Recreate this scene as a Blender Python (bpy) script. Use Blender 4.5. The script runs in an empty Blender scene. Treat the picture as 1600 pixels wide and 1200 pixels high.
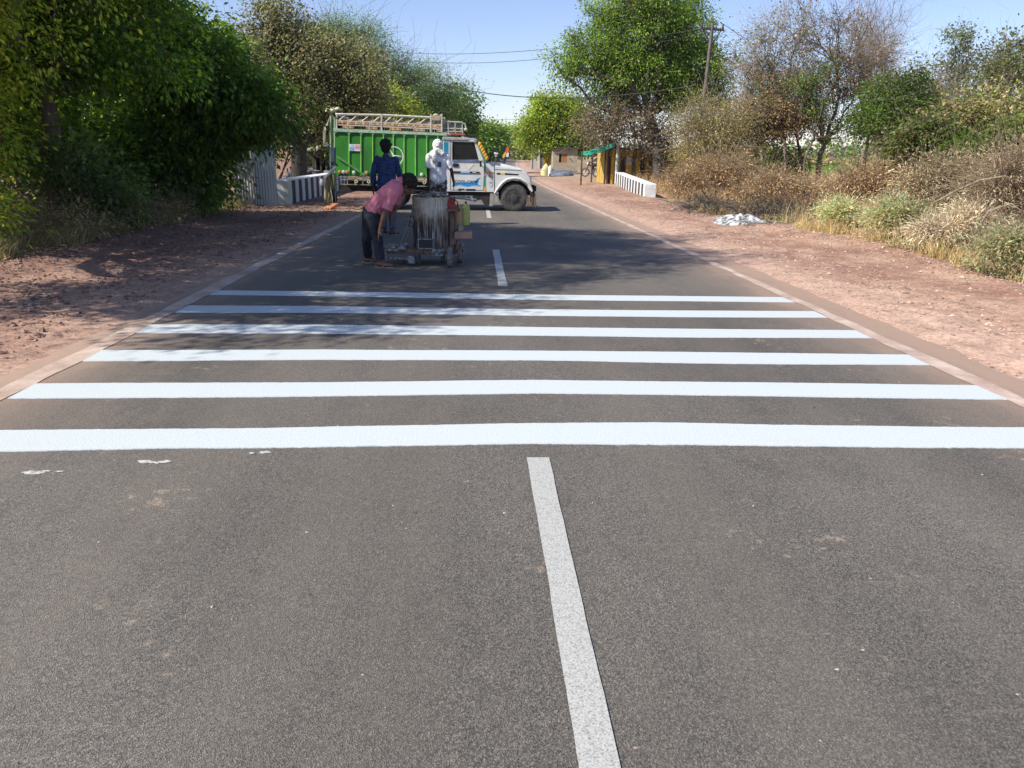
import bpy, math, random
import numpy as np
from mathutils import Vector, Matrix
R = math.radians
random.seed(7); rng = np.random.default_rng(7)
S = bpy.context.scene
# ------------------------------------------------------------------ camera
CAM_H = 1.46; F = 1202.0; YAW, PITCH, ROLL = R(2.750), R(16.411), R(0.877)
fwd = np.array([math.sin(YAW)*math.cos(PITCH), math.cos(YAW)*math.cos(PITCH), -math.sin(PITCH)])
rgt = np.array([math.cos(YAW), -math.sin(YAW), 0.0]); upv = np.cross(rgt, fwd)
cr = math.cos(ROLL)*rgt + math.sin(ROLL)*upv; cu = -math.sin(ROLL)*rgt + math.cos(ROLL)*upv
cd = bpy.data.cameras.new('camera'); cam = bpy.data.objects.new('camera', cd); S.collection.objects.link(cam)
cam.matrix_world = Matrix(((cr[0], cu[0], -fwd[0], 0), (cr[1], cu[1], -fwd[1], 0), (cr[2], cu[2], -fwd[2], CAM_H), (0, 0, 0, 1)))
cd.sensor_fit = 'HORIZONTAL'; cd.sensor_width = 36.0; cd.lens = F/1600.0*36.0; cd.clip_end = 5000; cd.clip_start = 0.05
S.camera = cam
# ------------------------------------------------------------------ world, sun, exposure
SUN_EL = R(43); SUN_DIR = Vector((math.cos(SUN_EL)*0.91, math.cos(SUN_EL)*0.41, -math.sin(SUN_EL))).normalized()   # way the light travels
W = bpy.data.worlds.new('World'); S.world = W; W.use_nodes = True
nt = W.node_tree; bg = nt.nodes['Background']; sky = nt.nodes.new('ShaderNodeTexSky'); sky.sky_type = 'NISHITA'
sky.sun_disc = False; sky.sun_elevation = SUN_EL; sky.sun_rotation = math.atan2(-SUN_DIR.x, -SUN_DIR.y)
sky.air_density = 1.0; sky.dust_density = 0.25; sky.ozone_density = 3.5; sky.altitude = 200
tint = nt.nodes.new('ShaderNodeMix'); tint.data_type = 'RGBA'; tint.blend_type = 'MULTIPLY'; tint.inputs[0].default_value = 1; tint.inputs[7].default_value = (1.04, .92, 1.0, 1); nt.links.new(sky.outputs[0], tint.inputs[6]); nt.links.new(tint.outputs[2], bg.inputs[0]); bg.inputs[1].default_value = 0.115
sl = bpy.data.lights.new('sun', 'SUN'); sl.energy = 5.0; sl.angle = R(0.55); sl.color = (1.0, 0.94, 0.84)
so = bpy.data.objects.new('sun', sl); S.collection.objects.link(so); so.rotation_euler = SUN_DIR.to_track_quat('-Z', 'Y').to_euler()
S.view_settings.view_transform = 'Standard'; S.view_settings.look = 'None'; S.view_settings.gamma = 1
S.view_settings.exposure = 0.60
S.render.engine = 'CYCLES'; S.cycles.max_bounces = 6; S.cycles.transparent_max_bounces = 6

def ray(px, py): return (px-800)/F*cr + (600-py)/F*cu + fwd
def P(px, py, Y):                     # world point seen at photo pixel (px, py) at distance Y along the road
    d = ray(px, py); return np.array([0, 0, CAM_H]) + d*(Y/d[1])
def XZ(px, py, Y): p = P(px, py, Y); return (p[0], p[2])

# ------------------------------------------------------------------ noise
def _h(i, j, k, s):
    n = (i*374761393 + j*668265263 + k*2147483647 + s*1274126177) & 0xffffffff
    n = ((n ^ (n >> 13))*1274126177) & 0xffffffff
    return ((n ^ (n >> 16)) & 0xffff)/65535.0
def vnoise(x, y, z=None, s=0):
    x = np.asarray(x, float); y = np.asarray(y, float); z = np.zeros_like(x) if z is None else np.asarray(z, float)
    i, j, k = np.floor(x).astype(np.int64), np.floor(y).astype(np.int64), np.floor(z).astype(np.int64)
    a, b, c = x-i, y-j, z-k
    a = a*a*(3-2*a); b = b*b*(3-2*b); c = c*c*(3-2*c); r = 0
    for di in (0, 1):
        for dj in (0, 1):
            for dk in (0, 1):
                r = r + _h(i+di, j+dj, k+dk, s)*(a if di else 1-a)*(b if dj else 1-b)*(c if dk else 1-c)
    return r*2-1
def fbm(x, y, z=None, o=4, s=0):
    t = 0; a = 1; f = 1
    for q in range(o):
        t = t + a*vnoise(np.asarray(x)*f, np.asarray(y)*f, None if z is None else np.asarray(z)*f, s+q); a *= .5; f *= 2.03
    return t
def sstep(a, b, x): t = np.clip((x-a)/(b-a), 0, 1); return t*t*(3-2*t)

# ------------------------------------------------------------------ lie of the land
def road_c(Y): Y = np.asarray(Y, float); return 0.31 + 3.2e-4*np.clip(Y-32, 0, 260)**2 + np.clip(Y-292, 0, 5000)*0.17
def road_z(Y):
    Y = np.asarray(Y, float); q = 0.0125*((np.sqrt((Y-65)**2+400)+(Y-65))/2-1.5); return 2.4*(1-np.exp(-np.clip(q, 0, 99)/2.4*1.25))
def gz(X, Y):                         # height of the soil away from the road
    X = np.asarray(X, float); Y = np.asarray(Y, float); u = X-road_c(Y)
    z = road_z(Y)-0.045
    ext = np.maximum(u-3.1, -3.05-u)
    z = z+0.055*sstep(0.0, 1.0, ext)
    far = np.clip(1-Y/70, 0, 1)
    z = z+far*sstep(.3, 1.5, ext)*(0.02*fbm(X*.9, Y*.45, o=3, s=3)+0.014*fbm(X*3.1, Y*2.2, o=3, s=9)+.009*fbm(X*11, Y*9, o=2, s=15))
    z = z+far*sstep(.25, .7, ext)*0.012*fbm(X*4.2, Y*2.0, o=3, s=23)
    # berm of scraped clods at the edge of both shoulders
    bl = 6.55+0.25*vnoise(Y*.35, Y*0, s=31); br = 6.65-0.55*sstep(11, 18, Y)+0.3*sstep(25, 32, Y)+0.2*vnoise(Y*.4, Y*0, s=33)
    nb = .55+.45*fbm(X*2.5, Y*2.5, o=3, s=41)
    z = z+np.exp(-((X-br)/.28)**2)*0.10*nb*far+np.exp(-((u+bl)/.35)**2)*0.07*nb*far
    # right verge: dips, then the mound of spoil; left verge rises a little
    r = sstep(br, br+1.5, X)*np.clip(1-Y/120, 0, 1)
    z = z-0.10*r+r*0.10*fbm(X*.5, Y*.5, o=3, s=51)
    z = z+0.55*np.exp(-(((X-8.9)/2.0)**2+((Y-16.0)/3.0)**2))+0.5*np.exp(-(((X-9.5)/1.8)**2+((Y-12)/2.2)**2))
    l = sstep(bl, bl+1.2, -u)*np.clip(1-Y/120, 0, 1); z = z+l*(0.05+0.10*fbm(X*.6, Y*.6, o=3, s=61))
    # ground lifts toward the shops at the right
    z = z+0.2*sstep(5.5, 8.5, X)*sstep(33, 44, Y)*np.clip(1-(Y-60)/60, 0, 1)
    return z
def gh(x, y): return float(gz(np.array([x]), np.array([y]))[0])

# ------------------------------------------------------------------ materials
MATS = {}
def _n(nt, t, **k):
    n = nt.nodes.new(t)
    for a, b in k.items(): setattr(n, a, b)
    return n
def mat(name, c1, c2=None, rough=.7, metal=0.0, scale=6.0, bump=0.0, bscale=None, stretch=(1, 1, 1), spec=.4, lo=.35, hi=.65, alpha=None, coat=0):
    if name in MATS: return MATS[name]
    m = bpy.data.materials.new(name); m.use_nodes = True; t = m.node_tree; b = t.nodes['Principled BSDF']; L = t.links.new
    b.inputs['Roughness'].default_value = rough; b.inputs['Metallic'].default_value = metal; b.inputs['Specular IOR Level'].default_value = spec
    b.inputs['Coat Weight'].default_value = coat
    c2 = c2 or tuple(x*.72 for x in c1)
    tc = _n(t, 'ShaderNodeTexCoord'); mp = _n(t, 'ShaderNodeMapping'); mp.inputs['Scale'].default_value = stretch; L(tc.outputs['Object'], mp.inputs[0])
    no = _n(t, 'ShaderNodeTexNoise'); no.inputs['Scale'].default_value = scale; no.inputs['Detail'].default_value = 6; no.inputs['Roughness'].default_value = .6; L(mp.outputs[0], no.inputs[0])
    cr_ = _n(t, 'ShaderNodeValToRGB'); cr_.color_ramp.elements[0].position = lo; cr_.color_ramp.elements[1].position = hi
    cr_.color_ramp.elements[0].color = (*c2, 1); cr_.color_ramp.elements[1].color = (*c1, 1); L(no.outputs[0], cr_.inputs[0]); L(cr_.outputs[0], b.inputs['Base Color'])
    if bump:
        n2 = _n(t, 'ShaderNodeTexNoise'); n2.inputs['Scale'].default_value = bscale or scale*4; n2.inputs['Detail'].default_value = 5; L(mp.outputs[0], n2.inputs[0])
        bp = _n(t, 'ShaderNodeBump'); bp.inputs['Strength'].default_value = bump; bp.inputs['Distance'].default_value = .02; L(n2.outputs[0], bp.inputs['Height']); L(bp.outputs[0], b.inputs['Normal'])
    MATS[name] = m; return m
def leafmat(name='foliage', trans=.48, rough=.45):
    if name in MATS: return MATS[name]
    m = bpy.data.materials.new(name); m.use_nodes = True; t = m.node_tree; b = t.nodes['Principled BSDF']; L = t.links.new
    a = _n(t, 'ShaderNodeAttribute', attribute_name='col'); L(a.outputs['Color'], b.inputs['Base Color']); b.inputs['Roughness'].default_value = rough; b.inputs['Specular IOR Level'].default_value = .5 if trans > .3 else .2
    tr = _n(t, 'ShaderNodeBsdfTranslucent'); mx = _n(t, 'ShaderNodeMixShader'); mx.inputs[0].default_value = trans
    hs = _n(t, 'ShaderNodeHueSaturation'); hs.inputs['Value'].default_value = 1.9; hs.inputs['Hue'].default_value = .475; L(a.outputs['Color'], hs.inputs['Color']); L(hs.outputs[0], tr.inputs[0])
    L(b.outputs[0], mx.inputs[1]); L(tr.outputs[0], mx.inputs[2]); L(mx.outputs[0], t.nodes['Material Output'].inputs[0]); MATS[name] = m; return m

# ------------------------------------------------------------------ mesh builder
class MB:
    def __init__(s): s.v = []; s.f = []; s.n = 0; s.mi = []; s.cur = 0
    def add(s, v, f):
        v = [tuple(map(float, q)) for q in v]; s.v += v; s.f += [tuple(i+s.n for i in q) for q in f]; s.mi += [s.cur]*len(f); s.n += len(v); return s
    def box(s, c, d, rot=None):
        x, y, z = d[0]/2, d[1]/2, d[2]/2
        v = [Vector(q) for q in ((-x, -y, -z), (x, -y, -z), (x, y, -z), (-x, y, -z), (-x, -y, z), (x, -y, z), (x, y, z), (-x, y, z))]
        if rot is not None: v = [rot @ q for q in v]
        c = Vector(c); return s.add([q+c for q in v], [(0, 3, 2, 1), (4, 5, 6, 7), (0, 1, 5, 4), (1, 2, 6, 5), (2, 3, 7, 6), (3, 0, 4, 7)])
    def bar(s, a, b, w, h=None):
        a = Vector(a); b = Vector(b); d = b-a; return s.box((a+b)/2, (w, h or w, d.length), d.to_track_quat('Z', 'Y').to_matrix())
    def tube(s, pts, r, n=8, cap=True):
        pts = [Vector(p) for p in pts]; m = len(pts); r = list(r) if hasattr(r, '__len__') else [r]*m
        t0 = (pts[1]-pts[0]).normalized(); a = t0.orthogonal().normalized(); V = []
        for i in range(m):
            t = (pts[min(i+1, m-1)]-pts[max(i-1, 0)]).normalized(); a = (a-t*a.dot(t)).normalized(); b = t.cross(a)
            for k in range(n): w = 2*math.pi*k/n; V.append(pts[i]+(a*math.cos(w)+b*math.sin(w))*r[i])
        Fc = [(i*n+k, i*n+(k+1) % n, (i+1)*n+(k+1) % n, (i+1)*n+k) for i in range(m-1) for k in range(n)]
        if cap: Fc += [tuple(range(n-1, -1, -1)), tuple((m-1)*n+k for k in range(n))]
        return s.add(V, Fc)
    def prism(s, poly, y0, y1):       # poly in (x, z), extruded along Y
        n = len(poly); V = [(x, y0, z) for x, z in poly]+[(x, y1, z) for x, z in poly]
        return s.add(V, [tuple(range(n)), tuple(range(2*n-1, n-1, -1))]+[(i, i+n, (i+1) % n+n, (i+1) % n) for i in range(n)])
    def lathe(s, prof, c, axis='Z', n=20, close=False):
        V = []; m = len(prof)
        for r, h in prof:
            for k in range(n):
                w = 2*math.pi*k/n; a, b = r*math.cos(w), r*math.sin(w)
                V.append((c[0]+(a if axis != 'X' else h), c[1]+(b if axis == 'Z' else (h if axis == 'Y' else a)), c[2]+(h if axis == 'Z' else b)))
        Fc = [(i*n+k, i*n+(k+1) % n, (i+1)*n+(k+1) % n, (i+1)*n+k) for i in range(m-1) for k in range(n)]
        if close: Fc += [((m-1)*n+k, (m-1)*n+(k+1) % n, (k+1) % n, k) for k in range(n)]
        else: Fc += [tuple(range(n-1, -1, -1)), tuple((m-1)*n+k for k in range(n))]
        return s.add(V, Fc)
    def ball(s, c, r, n=10, rot=None):
        r = (r, r, r) if not hasattr(r, '__len__') else r; V = [(0, 0, 1)]; Fc = []
        for i in range(1, n):
            for k in range(2*n): a = math.pi*i/n; w = math.pi*k/n; V.append((math.sin(a)*math.cos(w), math.sin(a)*math.sin(w), math.cos(a)))
        V.append((0, 0, -1)); m = 2*n
        Fc += [(0, 1+k, 1+(k+1) % m) for k in range(m)]
        Fc += [(1+(i-1)*m+k, 1+i*m+k, 1+i*m+(k+1) % m, 1+(i-1)*m+(k+1) % m) for i in range(1, n-1) for k in range(m)]
        e = len(V)-1; Fc += [(e, 1+(n-2)*m+(k+1) % m, 1+(n-2)*m+k) for k in range(m)]
        V = [Vector((q[0]*r[0], q[1]*r[1], q[2]*r[2])) for q in V]
        if rot is not None: V = [rot @ q for q in V]
        return s.add([q+Vector(c) for q in V], Fc)
    def cone(s, a, b, ra, rb, n=14, flat=False):   # tapered limb with round ends
        a = Vector(a); b = Vector(b); d = (b-a).normalized(); pts = []; rr = []
        if not flat:
            for q in (.05, .4, .75): pts.append(a-d*ra*math.cos(q*math.pi/2)); rr.append(ra*math.sin(q*math.pi/2))
        for q in (0, .33, .67, 1): pts.append(a.lerp(b, q)); rr.append(ra+(rb-ra)*q)
        if not flat:
            for q in (.75, .4, .05): pts.append(b+d*rb*math.cos(q*math.pi/2)); rr.append(rb*math.sin(q*math.pi/2))
        return s.tube(pts, rr, n)
    def xf(s, fn): s.v = [tuple(fn(*q)) for q in s.v]; return s
    def build(s, name, m, parent=None, smooth=None, bevel=0, remesh=0, label=None):
        me = bpy.data.meshes.new(name); o = bpy.data.objects.new(name, me); S.collection.objects.link(o)
        v = s.v
        if parent is not None:
            o.parent = parent; q = root_loc(parent); v = [(a-q[0], b-q[1], c-q[2]) for a, b, c in v]
        me.from_pydata(v, [], s.f); ms = m if isinstance(m, (list, tuple)) else [m]
        for x in ms: me.materials.append(x)
        if len(ms) > 1: me.polygons.foreach_set('material_index', s.mi)
        if remesh:
            md = o.modifiers.new('r', 'REMESH'); md.mode = 'VOXEL'; md.voxel_size = remesh; md.use_smooth_shade = True
            sm = o.modifiers.new('s', 'SMOOTH'); sm.factor = .5; sm.iterations = 2
            dg = bpy.context.evaluated_depsgraph_get(); me2 = bpy.data.meshes.new_from_object(o.evaluated_get(dg)); o.modifiers.clear(); o.data = me2; me2.name = name
            me2.materials.clear(); me2.materials.append(ms[0]); me2.polygons.foreach_set('use_smooth', [True]*len(me2.polygons))
        elif smooth is not None:
            me.polygons.foreach_set('use_smooth', [True]*len(me.polygons))
            if smooth > 0:
                try: me.set_sharp_from_angle(angle=R(smooth))
                except Exception: pass
        if bevel: bv = o.modifiers.new('b', 'BEVEL'); bv.width = bevel; bv.segments = 2; bv.limit_method = 'ANGLE'; bv.angle_limit = R(40)
        if label: o['label'] = label
        return o
ROOTS = {}
def root_loc(o): return ROOTS.get(o.name, (0, 0, 0)) if o.parent is None else root_loc(o.parent)
def tag(o, label, cat, group=None, kind=None):
    o['label'] = label; o['category'] = cat
    if group: o['group'] = group
    if kind: o['kind'] = kind
    return o
def struct(o): o['kind'] = 'structure'; return o
def thing(name, label, cat, loc, group=None):
    o = bpy.data.objects.new(name, None); S.collection.objects.link(o); o.location = loc; o.empty_display_size = .2
    ROOTS[o.name] = tuple(loc); return tag(o, label, cat, group)
def npmesh(name, V, Q, m, col=None, parent=None, smooth=False):   # V (n,3), Q (k,4 or 3) numpy
    me = bpy.data.meshes.new(name); k = Q.shape[1]
    if parent is not None: V = V-np.array(root_loc(parent))
    me.vertices.add(len(V)); me.vertices.foreach_set('co', V.astype(np.float32).ravel())
    me.loops.add(Q.size); me.loops.foreach_set('vertex_index', Q.astype(np.int32).ravel())
    me.polygons.add(len(Q)); me.polygons.foreach_set('loop_start', np.arange(0, Q.size, k, dtype=np.int32)); me.polygons.foreach_set('loop_total', np.full(len(Q), k, np.int32))
    me.polygons.foreach_set('use_smooth', np.full(len(Q), bool(smooth)))
    if col is not None:
        at = me.color_attributes.new('col', 'FLOAT_COLOR', 'POINT'); c = np.ones((len(V), 4), np.float32); c[:, :3] = col; at.data.foreach_set('color', c.ravel())
    me.materials.append(m); me.update(calc_edges=True)
    o = bpy.data.objects.new(name, me); S.collection.objects.link(o); o.parent = parent; return o
def copy_tree(o, parent=None):
    c = o.copy(); S.collection.objects.link(c); c.parent = parent
    for ch in [x for x in bpy.data.objects if x.parent == o]: copy_tree(ch, c)
    return c
# ------------------------------------------------------------------ ground sheet
def axis(a, b, step, lim, g=1.22):
    mid = list(np.arange(a, b, step)); lo = []; hi = []; s = step; x = a
    while x > -lim: s *= g; x -= s; lo.append(x)
    s = step; x = mid[-1]
    while x < lim: s *= g; x += s; hi.append(x)
    return np.array(lo[::-1]+mid+hi)
gx = axis(-8.5, 11.5, .085, 2500); gy = axis(2.0, 32, .10, 2500, 1.12); gy = gy[gy > -60]
GX, GY = np.meshgrid(gx, gy); GZ = gz(GX, GY)
u = GX-road_c(GY)
V = np.stack([GX, GY, GZ], -1).reshape(-1, 3); nx, ny = len(gx), len(gy)
ii = (np.arange(ny-1)[:, None]*nx+np.arange(nx-1)[None]).ravel(); Q = np.stack([ii, ii+1, ii+nx+1, ii+nx], 1)
def mixc(a, b, t): return a*(1-t[..., None])+np.array(b)*t[..., None]
n1 = fbm(GX*.8, GY*.5, o=4, s=71); n2 = fbm(GX*2.7, GY*1.6, o=3, s=75)
C = np.zeros(GX.shape+(3,))+np.array((.40, .255, .182))
C = mixc(C, (.29, .17, .122), sstep(-.2, .7, n1))
C = mixc(C, (.47, .325, .24), sstep(.1, .8, n2)*.6)
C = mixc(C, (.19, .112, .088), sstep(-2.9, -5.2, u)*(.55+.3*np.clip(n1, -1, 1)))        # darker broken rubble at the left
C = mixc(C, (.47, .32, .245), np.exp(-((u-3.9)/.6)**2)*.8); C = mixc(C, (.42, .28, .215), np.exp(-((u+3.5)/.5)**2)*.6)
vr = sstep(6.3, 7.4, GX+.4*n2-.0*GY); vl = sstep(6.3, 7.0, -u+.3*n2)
near = (GY < 33)
soil = mixc(np.zeros(C.shape)+np.array((.33, .235, .135)), (.20, .14, .085), sstep(-.3, .6, n2))
C = mixc(C, soil, np.where(near, vr, sstep(7.6, 9.5, u+.5*n1))); C = mixc(C, soil*.8, vl)
gr = np.exp(-((u-9)/4.5)**2)*sstep(40, 52, GY)*sstep(80, 66, GY); C = mixc(C, (.37, .27, .17), gr*.7)   # litter in front of the shops
burn = np.exp(-(((GX-7.3)/1.5)**2+((GY-18.6)/2.6)**2)*1.0)*1.5+.35*n2; C = mixc(C, (.055, .05, .048), sstep(.45, .85, burn)*.88); C = mixc(C, (.42, .32, .20), np.exp(-(((GX-8.3)/1.3)**2+((GY-15.6)/1.8)**2))*.9)
farm = sstep(14, 22, np.abs(u)); fl = fbm(GX*.02, GY*.03, o=3, s=91)
fc = mixc(np.zeros(C.shape)+np.array((.36, .28, .16)), (.09, .17, .04), sstep(.0, .15, fl)); C = mixc(C, fc, farm*sstep(30, 45, GY))
m = bpy.data.materials.new('soil'); m.use_nodes = True; t = m.node_tree; b = t.nodes['Principled BSDF']; L = t.links.new
b.inputs['Roughness'].default_value = .95; b.inputs['Specular IOR Level'].default_value = .15
tc = _n(t, 'ShaderNodeTexCoord'); at = _n(t, 'ShaderNodeAttribute', attribute_name='col')
v1 = _n(t, 'ShaderNodeTexVoronoi'); v1.inputs['Scale'].default_value = 26; L(tc.outputs['Object'], v1.inputs[0])
v2 = _n(t, 'ShaderNodeTexVoronoi'); v2.inputs['Scale'].default_value = 60; L(tc.outputs['Object'], v2.inputs[0])
n0 = _n(t, 'ShaderNodeTexNoise'); n0.inputs['Scale'].default_value = 3.5; n0.inputs['Detail'].default_value = 8; L(tc.outputs['Object'], n0.inputs[0])
bw = _n(t, 'ShaderNodeRGBToBW'); L(v1.outputs['Color'], bw.inputs[0]); bw2 = _n(t, 'ShaderNodeRGBToBW'); L(v2.outputs['Color'], bw2.inputs[0])
def mathn(op, a, b_):
    n = _n(t, 'ShaderNodeMath', operation=op)
    for i, q in enumerate((a, b_)):
        if isinstance(q, (int, float)): n.inputs[i].default_value = q
        else: L(q, n.inputs[i])
    return n.outputs[0]
k = mathn('ADD', mathn('MULTIPLY', bw.outputs[0], .45), mathn('MULTIPLY', bw2.outputs[0], .45)); k = mathn('ADD', k, mathn('MULTIPLY', n0.outputs[0], 1.0)); k = mathn('ADD', k, .08)
mx = _n(t, 'ShaderNodeVectorMath', operation='SCALE'); L(at.outputs['Vector'], mx.inputs[0]); L(k, mx.inputs['Scale']); L(mx.outputs[0], b.inputs['Base Color'])
hb = mathn('ADD', mathn('MULTIPLY', bw.outputs[0], .5), mathn('MULTIPLY', n0.outputs[0], 1.6)); hb = mathn('ADD', hb, mathn('MULTIPLY', bw2.outputs[0], .25))
bp = _n(t, 'ShaderNodeBump'); bp.inputs['Strength'].default_value = 1.0; bp.inputs['Distance'].default_value = .035; L(hb, bp.inputs['Height']); L(bp.outputs[0], b.inputs['Normal'])
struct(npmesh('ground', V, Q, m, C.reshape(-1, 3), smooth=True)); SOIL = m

# ------------------------------------------------------------------ road
m = bpy.data.materials.new('asphalt'); m.use_nodes = True; t = m.node_tree; b = t.nodes['Principled BSDF']; L = t.links.new
b.inputs['Roughness'].default_value = .82; b.inputs['Specular IOR Level'].default_value = .35
tc = _n(t, 'ShaderNodeTexCoord'); au = _n(t, 'ShaderNodeAttribute', attribute_name='lat')
def noise(scale, det=5, vec=None, rough=.6, stretch=None):
    n = _n(t, 'ShaderNodeTexNoise'); n.inputs['Scale'].default_value = scale; n.inputs['Detail'].default_value = det; n.inputs['Roughness'].default_value = rough
    if stretch: mp = _n(t, 'ShaderNodeMapping'); mp.inputs['Scale'].default_value = stretch; L(tc.outputs['Object'], mp.inputs[0]); L(mp.outputs[0], n.inputs[0])
    else: L(tc.outputs['Object'], n.inputs[0])
    return n.outputs[0]
def ramp(x, stops):
    r = _n(t, 'ShaderNodeValToRGB'); e = r.color_ramp.elements
    while len(e) < len(stops): e.new(.5)
    for q, (p, c) in zip(e, stops): q.position = p; q.color = (*(c if hasattr(c, '__len__') else (c, c, c)), 1)
    L(x, r.inputs[0]); return r.outputs[0]
def mixn(f, a, b_, mode='MIX'):
    n = _n(t, 'ShaderNodeMix', data_type='RGBA', blend_type=mode)
    for i, q in ((0, f), (6, a), (7, b_)):
        if isinstance(q, (int, float)): n.inputs[i].default_value = q
        elif isinstance(q, tuple): n.inputs[i].default_value = (*q, 1)
        else: L(q, n.inputs[i])
    return n.outputs[2]
va = _n(t, 'ShaderNodeTexVoronoi'); va.inputs['Scale'].default_value = 230; L(tc.outputs['Object'], va.inputs[0])
bwa = _n(t, 'ShaderNodeRGBToBW'); L(va.outputs['Color'], bwa.inputs[0])
vb = _n(t, 'ShaderNodeTexVoronoi'); vb.inputs['Scale'].default_value = 170; L(tc.outputs['Object'], vb.inputs[0]); bwb = _n(t, 'ShaderNodeRGBToBW'); L(vb.outputs['Color'], bwb.inputs[0])
agg = ramp(bwa.outputs[0], [(.2, (.035, .034, .032)), (.42, (.080, .076, .070)), (.62, (.125, .118, .108)), (.85, (.27, .25, .225))])
agg2 = ramp(bwb.outputs[0], [(.2, (.05, .048, .045)), (.55, (.105, .098, .09)), (.85, (.19, .178, .16))])
base = mixn(.45, agg, agg2)
blotch = ramp(noise(.55, 6, stretch=(1.0, .45, 1)), [(.32, .72), (.68, 1.22)]); base = mixn(1.0, base, blotch, 'MULTIPLY')
trk = ramp(noise(1.7, 4, stretch=(1.0, .035, 1)), [(.42, 0.0), (.68, 1.0)])
base = mixn(mathn('MULTIPLY', trk, .38), base, (.165, .145, .125))
mid = ramp(noise(7, 6), [(.46, 0.0), (.75, 1.0)]); base = mixn(mathn('MULTIPLY', mid, .22), base, (.14, .125, .11)); base = mixn(1.0, base, (1.05, 1.015, .965), 'MULTIPLY')
# sparse tan scuffs of dried mud
sc = ramp(mathn('MULTIPLY', noise(1.15, 3), noise(14, 7)), [(.35, 0.0), (.41, 1.0)]); sc = mathn('MULTIPLY', sc, ramp(noise(55, 3), [(.4, 0.0), (.55, 1.0)]))
base = mixn(mathn('MULTIPLY', sc, .75), base, (.34, .27, .20))
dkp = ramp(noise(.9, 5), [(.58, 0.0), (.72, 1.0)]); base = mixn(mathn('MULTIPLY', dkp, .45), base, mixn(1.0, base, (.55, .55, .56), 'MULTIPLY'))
ln = ramp(noise(1.0, 5, stretch=(.25, 9.0, 1)), [(.64, 0.0), (.72, 1.0)]); base = mixn(mathn('MULTIPLY', mathn('MULTIPLY', ln, ramp(noise(30, 4), [(.4, 0.), (.6, 1.)])), .35), base, (.26, .215, .17))
# red dust drifting in from both edges
lat = mathn('ADD', mathn('ABSOLUTE', mathn('ADD', au.outputs['Fac'], .05), 0), mathn('MULTIPLY', mathn('SUBTRACT', noise(2.2, 7, stretch=(1, .35, 1)), .5), .9))
d = ramp(mathn('DIVIDE', lat, 4.0), [(.58, 0.0), (.72, .25), (.78, .6), (.86, .95)])
base = mixn(d, base, mixn(noise(9, 5), (.41, .285, .212), (.33, .228, .17)))
L(base, b.inputs['Base Color'])
bp = _n(t, 'ShaderNodeBump'); bp.inputs['Strength'].default_value = .55; bp.inputs['Distance'].default_value = .006
L(mathn('ADD', mathn('MULTIPLY', va.outputs['Distance'], 1.0), mathn('MULTIPLY', noise(110, 4), .7)), bp.inputs['Height']); L(bp.outputs[0], b.inputs['Normal']); ASPH = m
ry = np.concatenate([np.arange(-12, 30, 1.0), np.arange(30, 300, 3.0)]); ru = np.array([-3.9, -3.3, -2.6, 0, 2.6, 3.3, 4.2])
RY, RU = np.meshgrid(ry, ru, indexing='ij'); RX = road_c(RY)+RU; RZ = road_z(RY)-np.where(np.abs(RU) > 3.4, .022, 0)-np.where(np.abs(RU) > 3.8, .03, 0)
V = np.stack([RX, RY, RZ], -1).reshape(-1, 3); a, c = len(ry), len(ru); ii = (np.arange(a-1)[:, None]*c+np.arange(c-1)[None]).ravel(); Q = np.stack([ii, ii+1, ii+c+1, ii+c], 1)
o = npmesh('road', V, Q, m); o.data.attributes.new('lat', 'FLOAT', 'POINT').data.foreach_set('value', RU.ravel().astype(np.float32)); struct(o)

# painted markings
def paintmat(name, c, dirt, amt, lo, hi, stretch=(1, 1, 1), sc=3, gr=.74):
    m = bpy.data.materials.new(name); m.use_nodes = True; global t, L, tc; t = m.node_tree; L = t.links.new; b = t.nodes['Principled BSDF']; b.inputs['Roughness'].default_value = .6
    tc = _n(t, 'ShaderNodeTexCoord')
    f = ramp(noise(sc, 8, rough=.7, stretch=stretch), [(lo, 1.0), (hi, 0.0)]); f = mathn('MULTIPLY', f, amt)
    g = ramp(noise(150, 3), [(.34, gr), (.52, 1.0)])
    L(mixn(1.0, mixn(f, c, dirt), g, 'MULTIPLY'), b.inputs['Base Color'])
    bp = _n(t, 'ShaderNodeBump'); bp.inputs['Strength'].default_value = .6; bp.inputs['Distance'].default_value = .004; L(noise(110, 3), bp.inputs['Height']); L(bp.outputs[0], b.inputs['Normal']); return m
M_STRIPE = paintmat('fresh_white_thermoplastic', (.53, .575, .58), (.55, .52, .47), .75, .30, .40, (1, 3.5, 1), 1.6)
M_DASH = paintmat('worn_white_paint', (.44, .44, .41), (.20, .195, .185), .5, .36, .50, sc=60, gr=.55)
M_EDGE = paintmat('dusty_edge_paint', (.60, .47, .385), (.36, .25, .19), .95, .38, .62, sc=2.5)
def g0(px, py): d = ray(px, py); return (np.array([0, 0, CAM_H])+d*(-CAM_H/d[2]))[:2]
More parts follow.
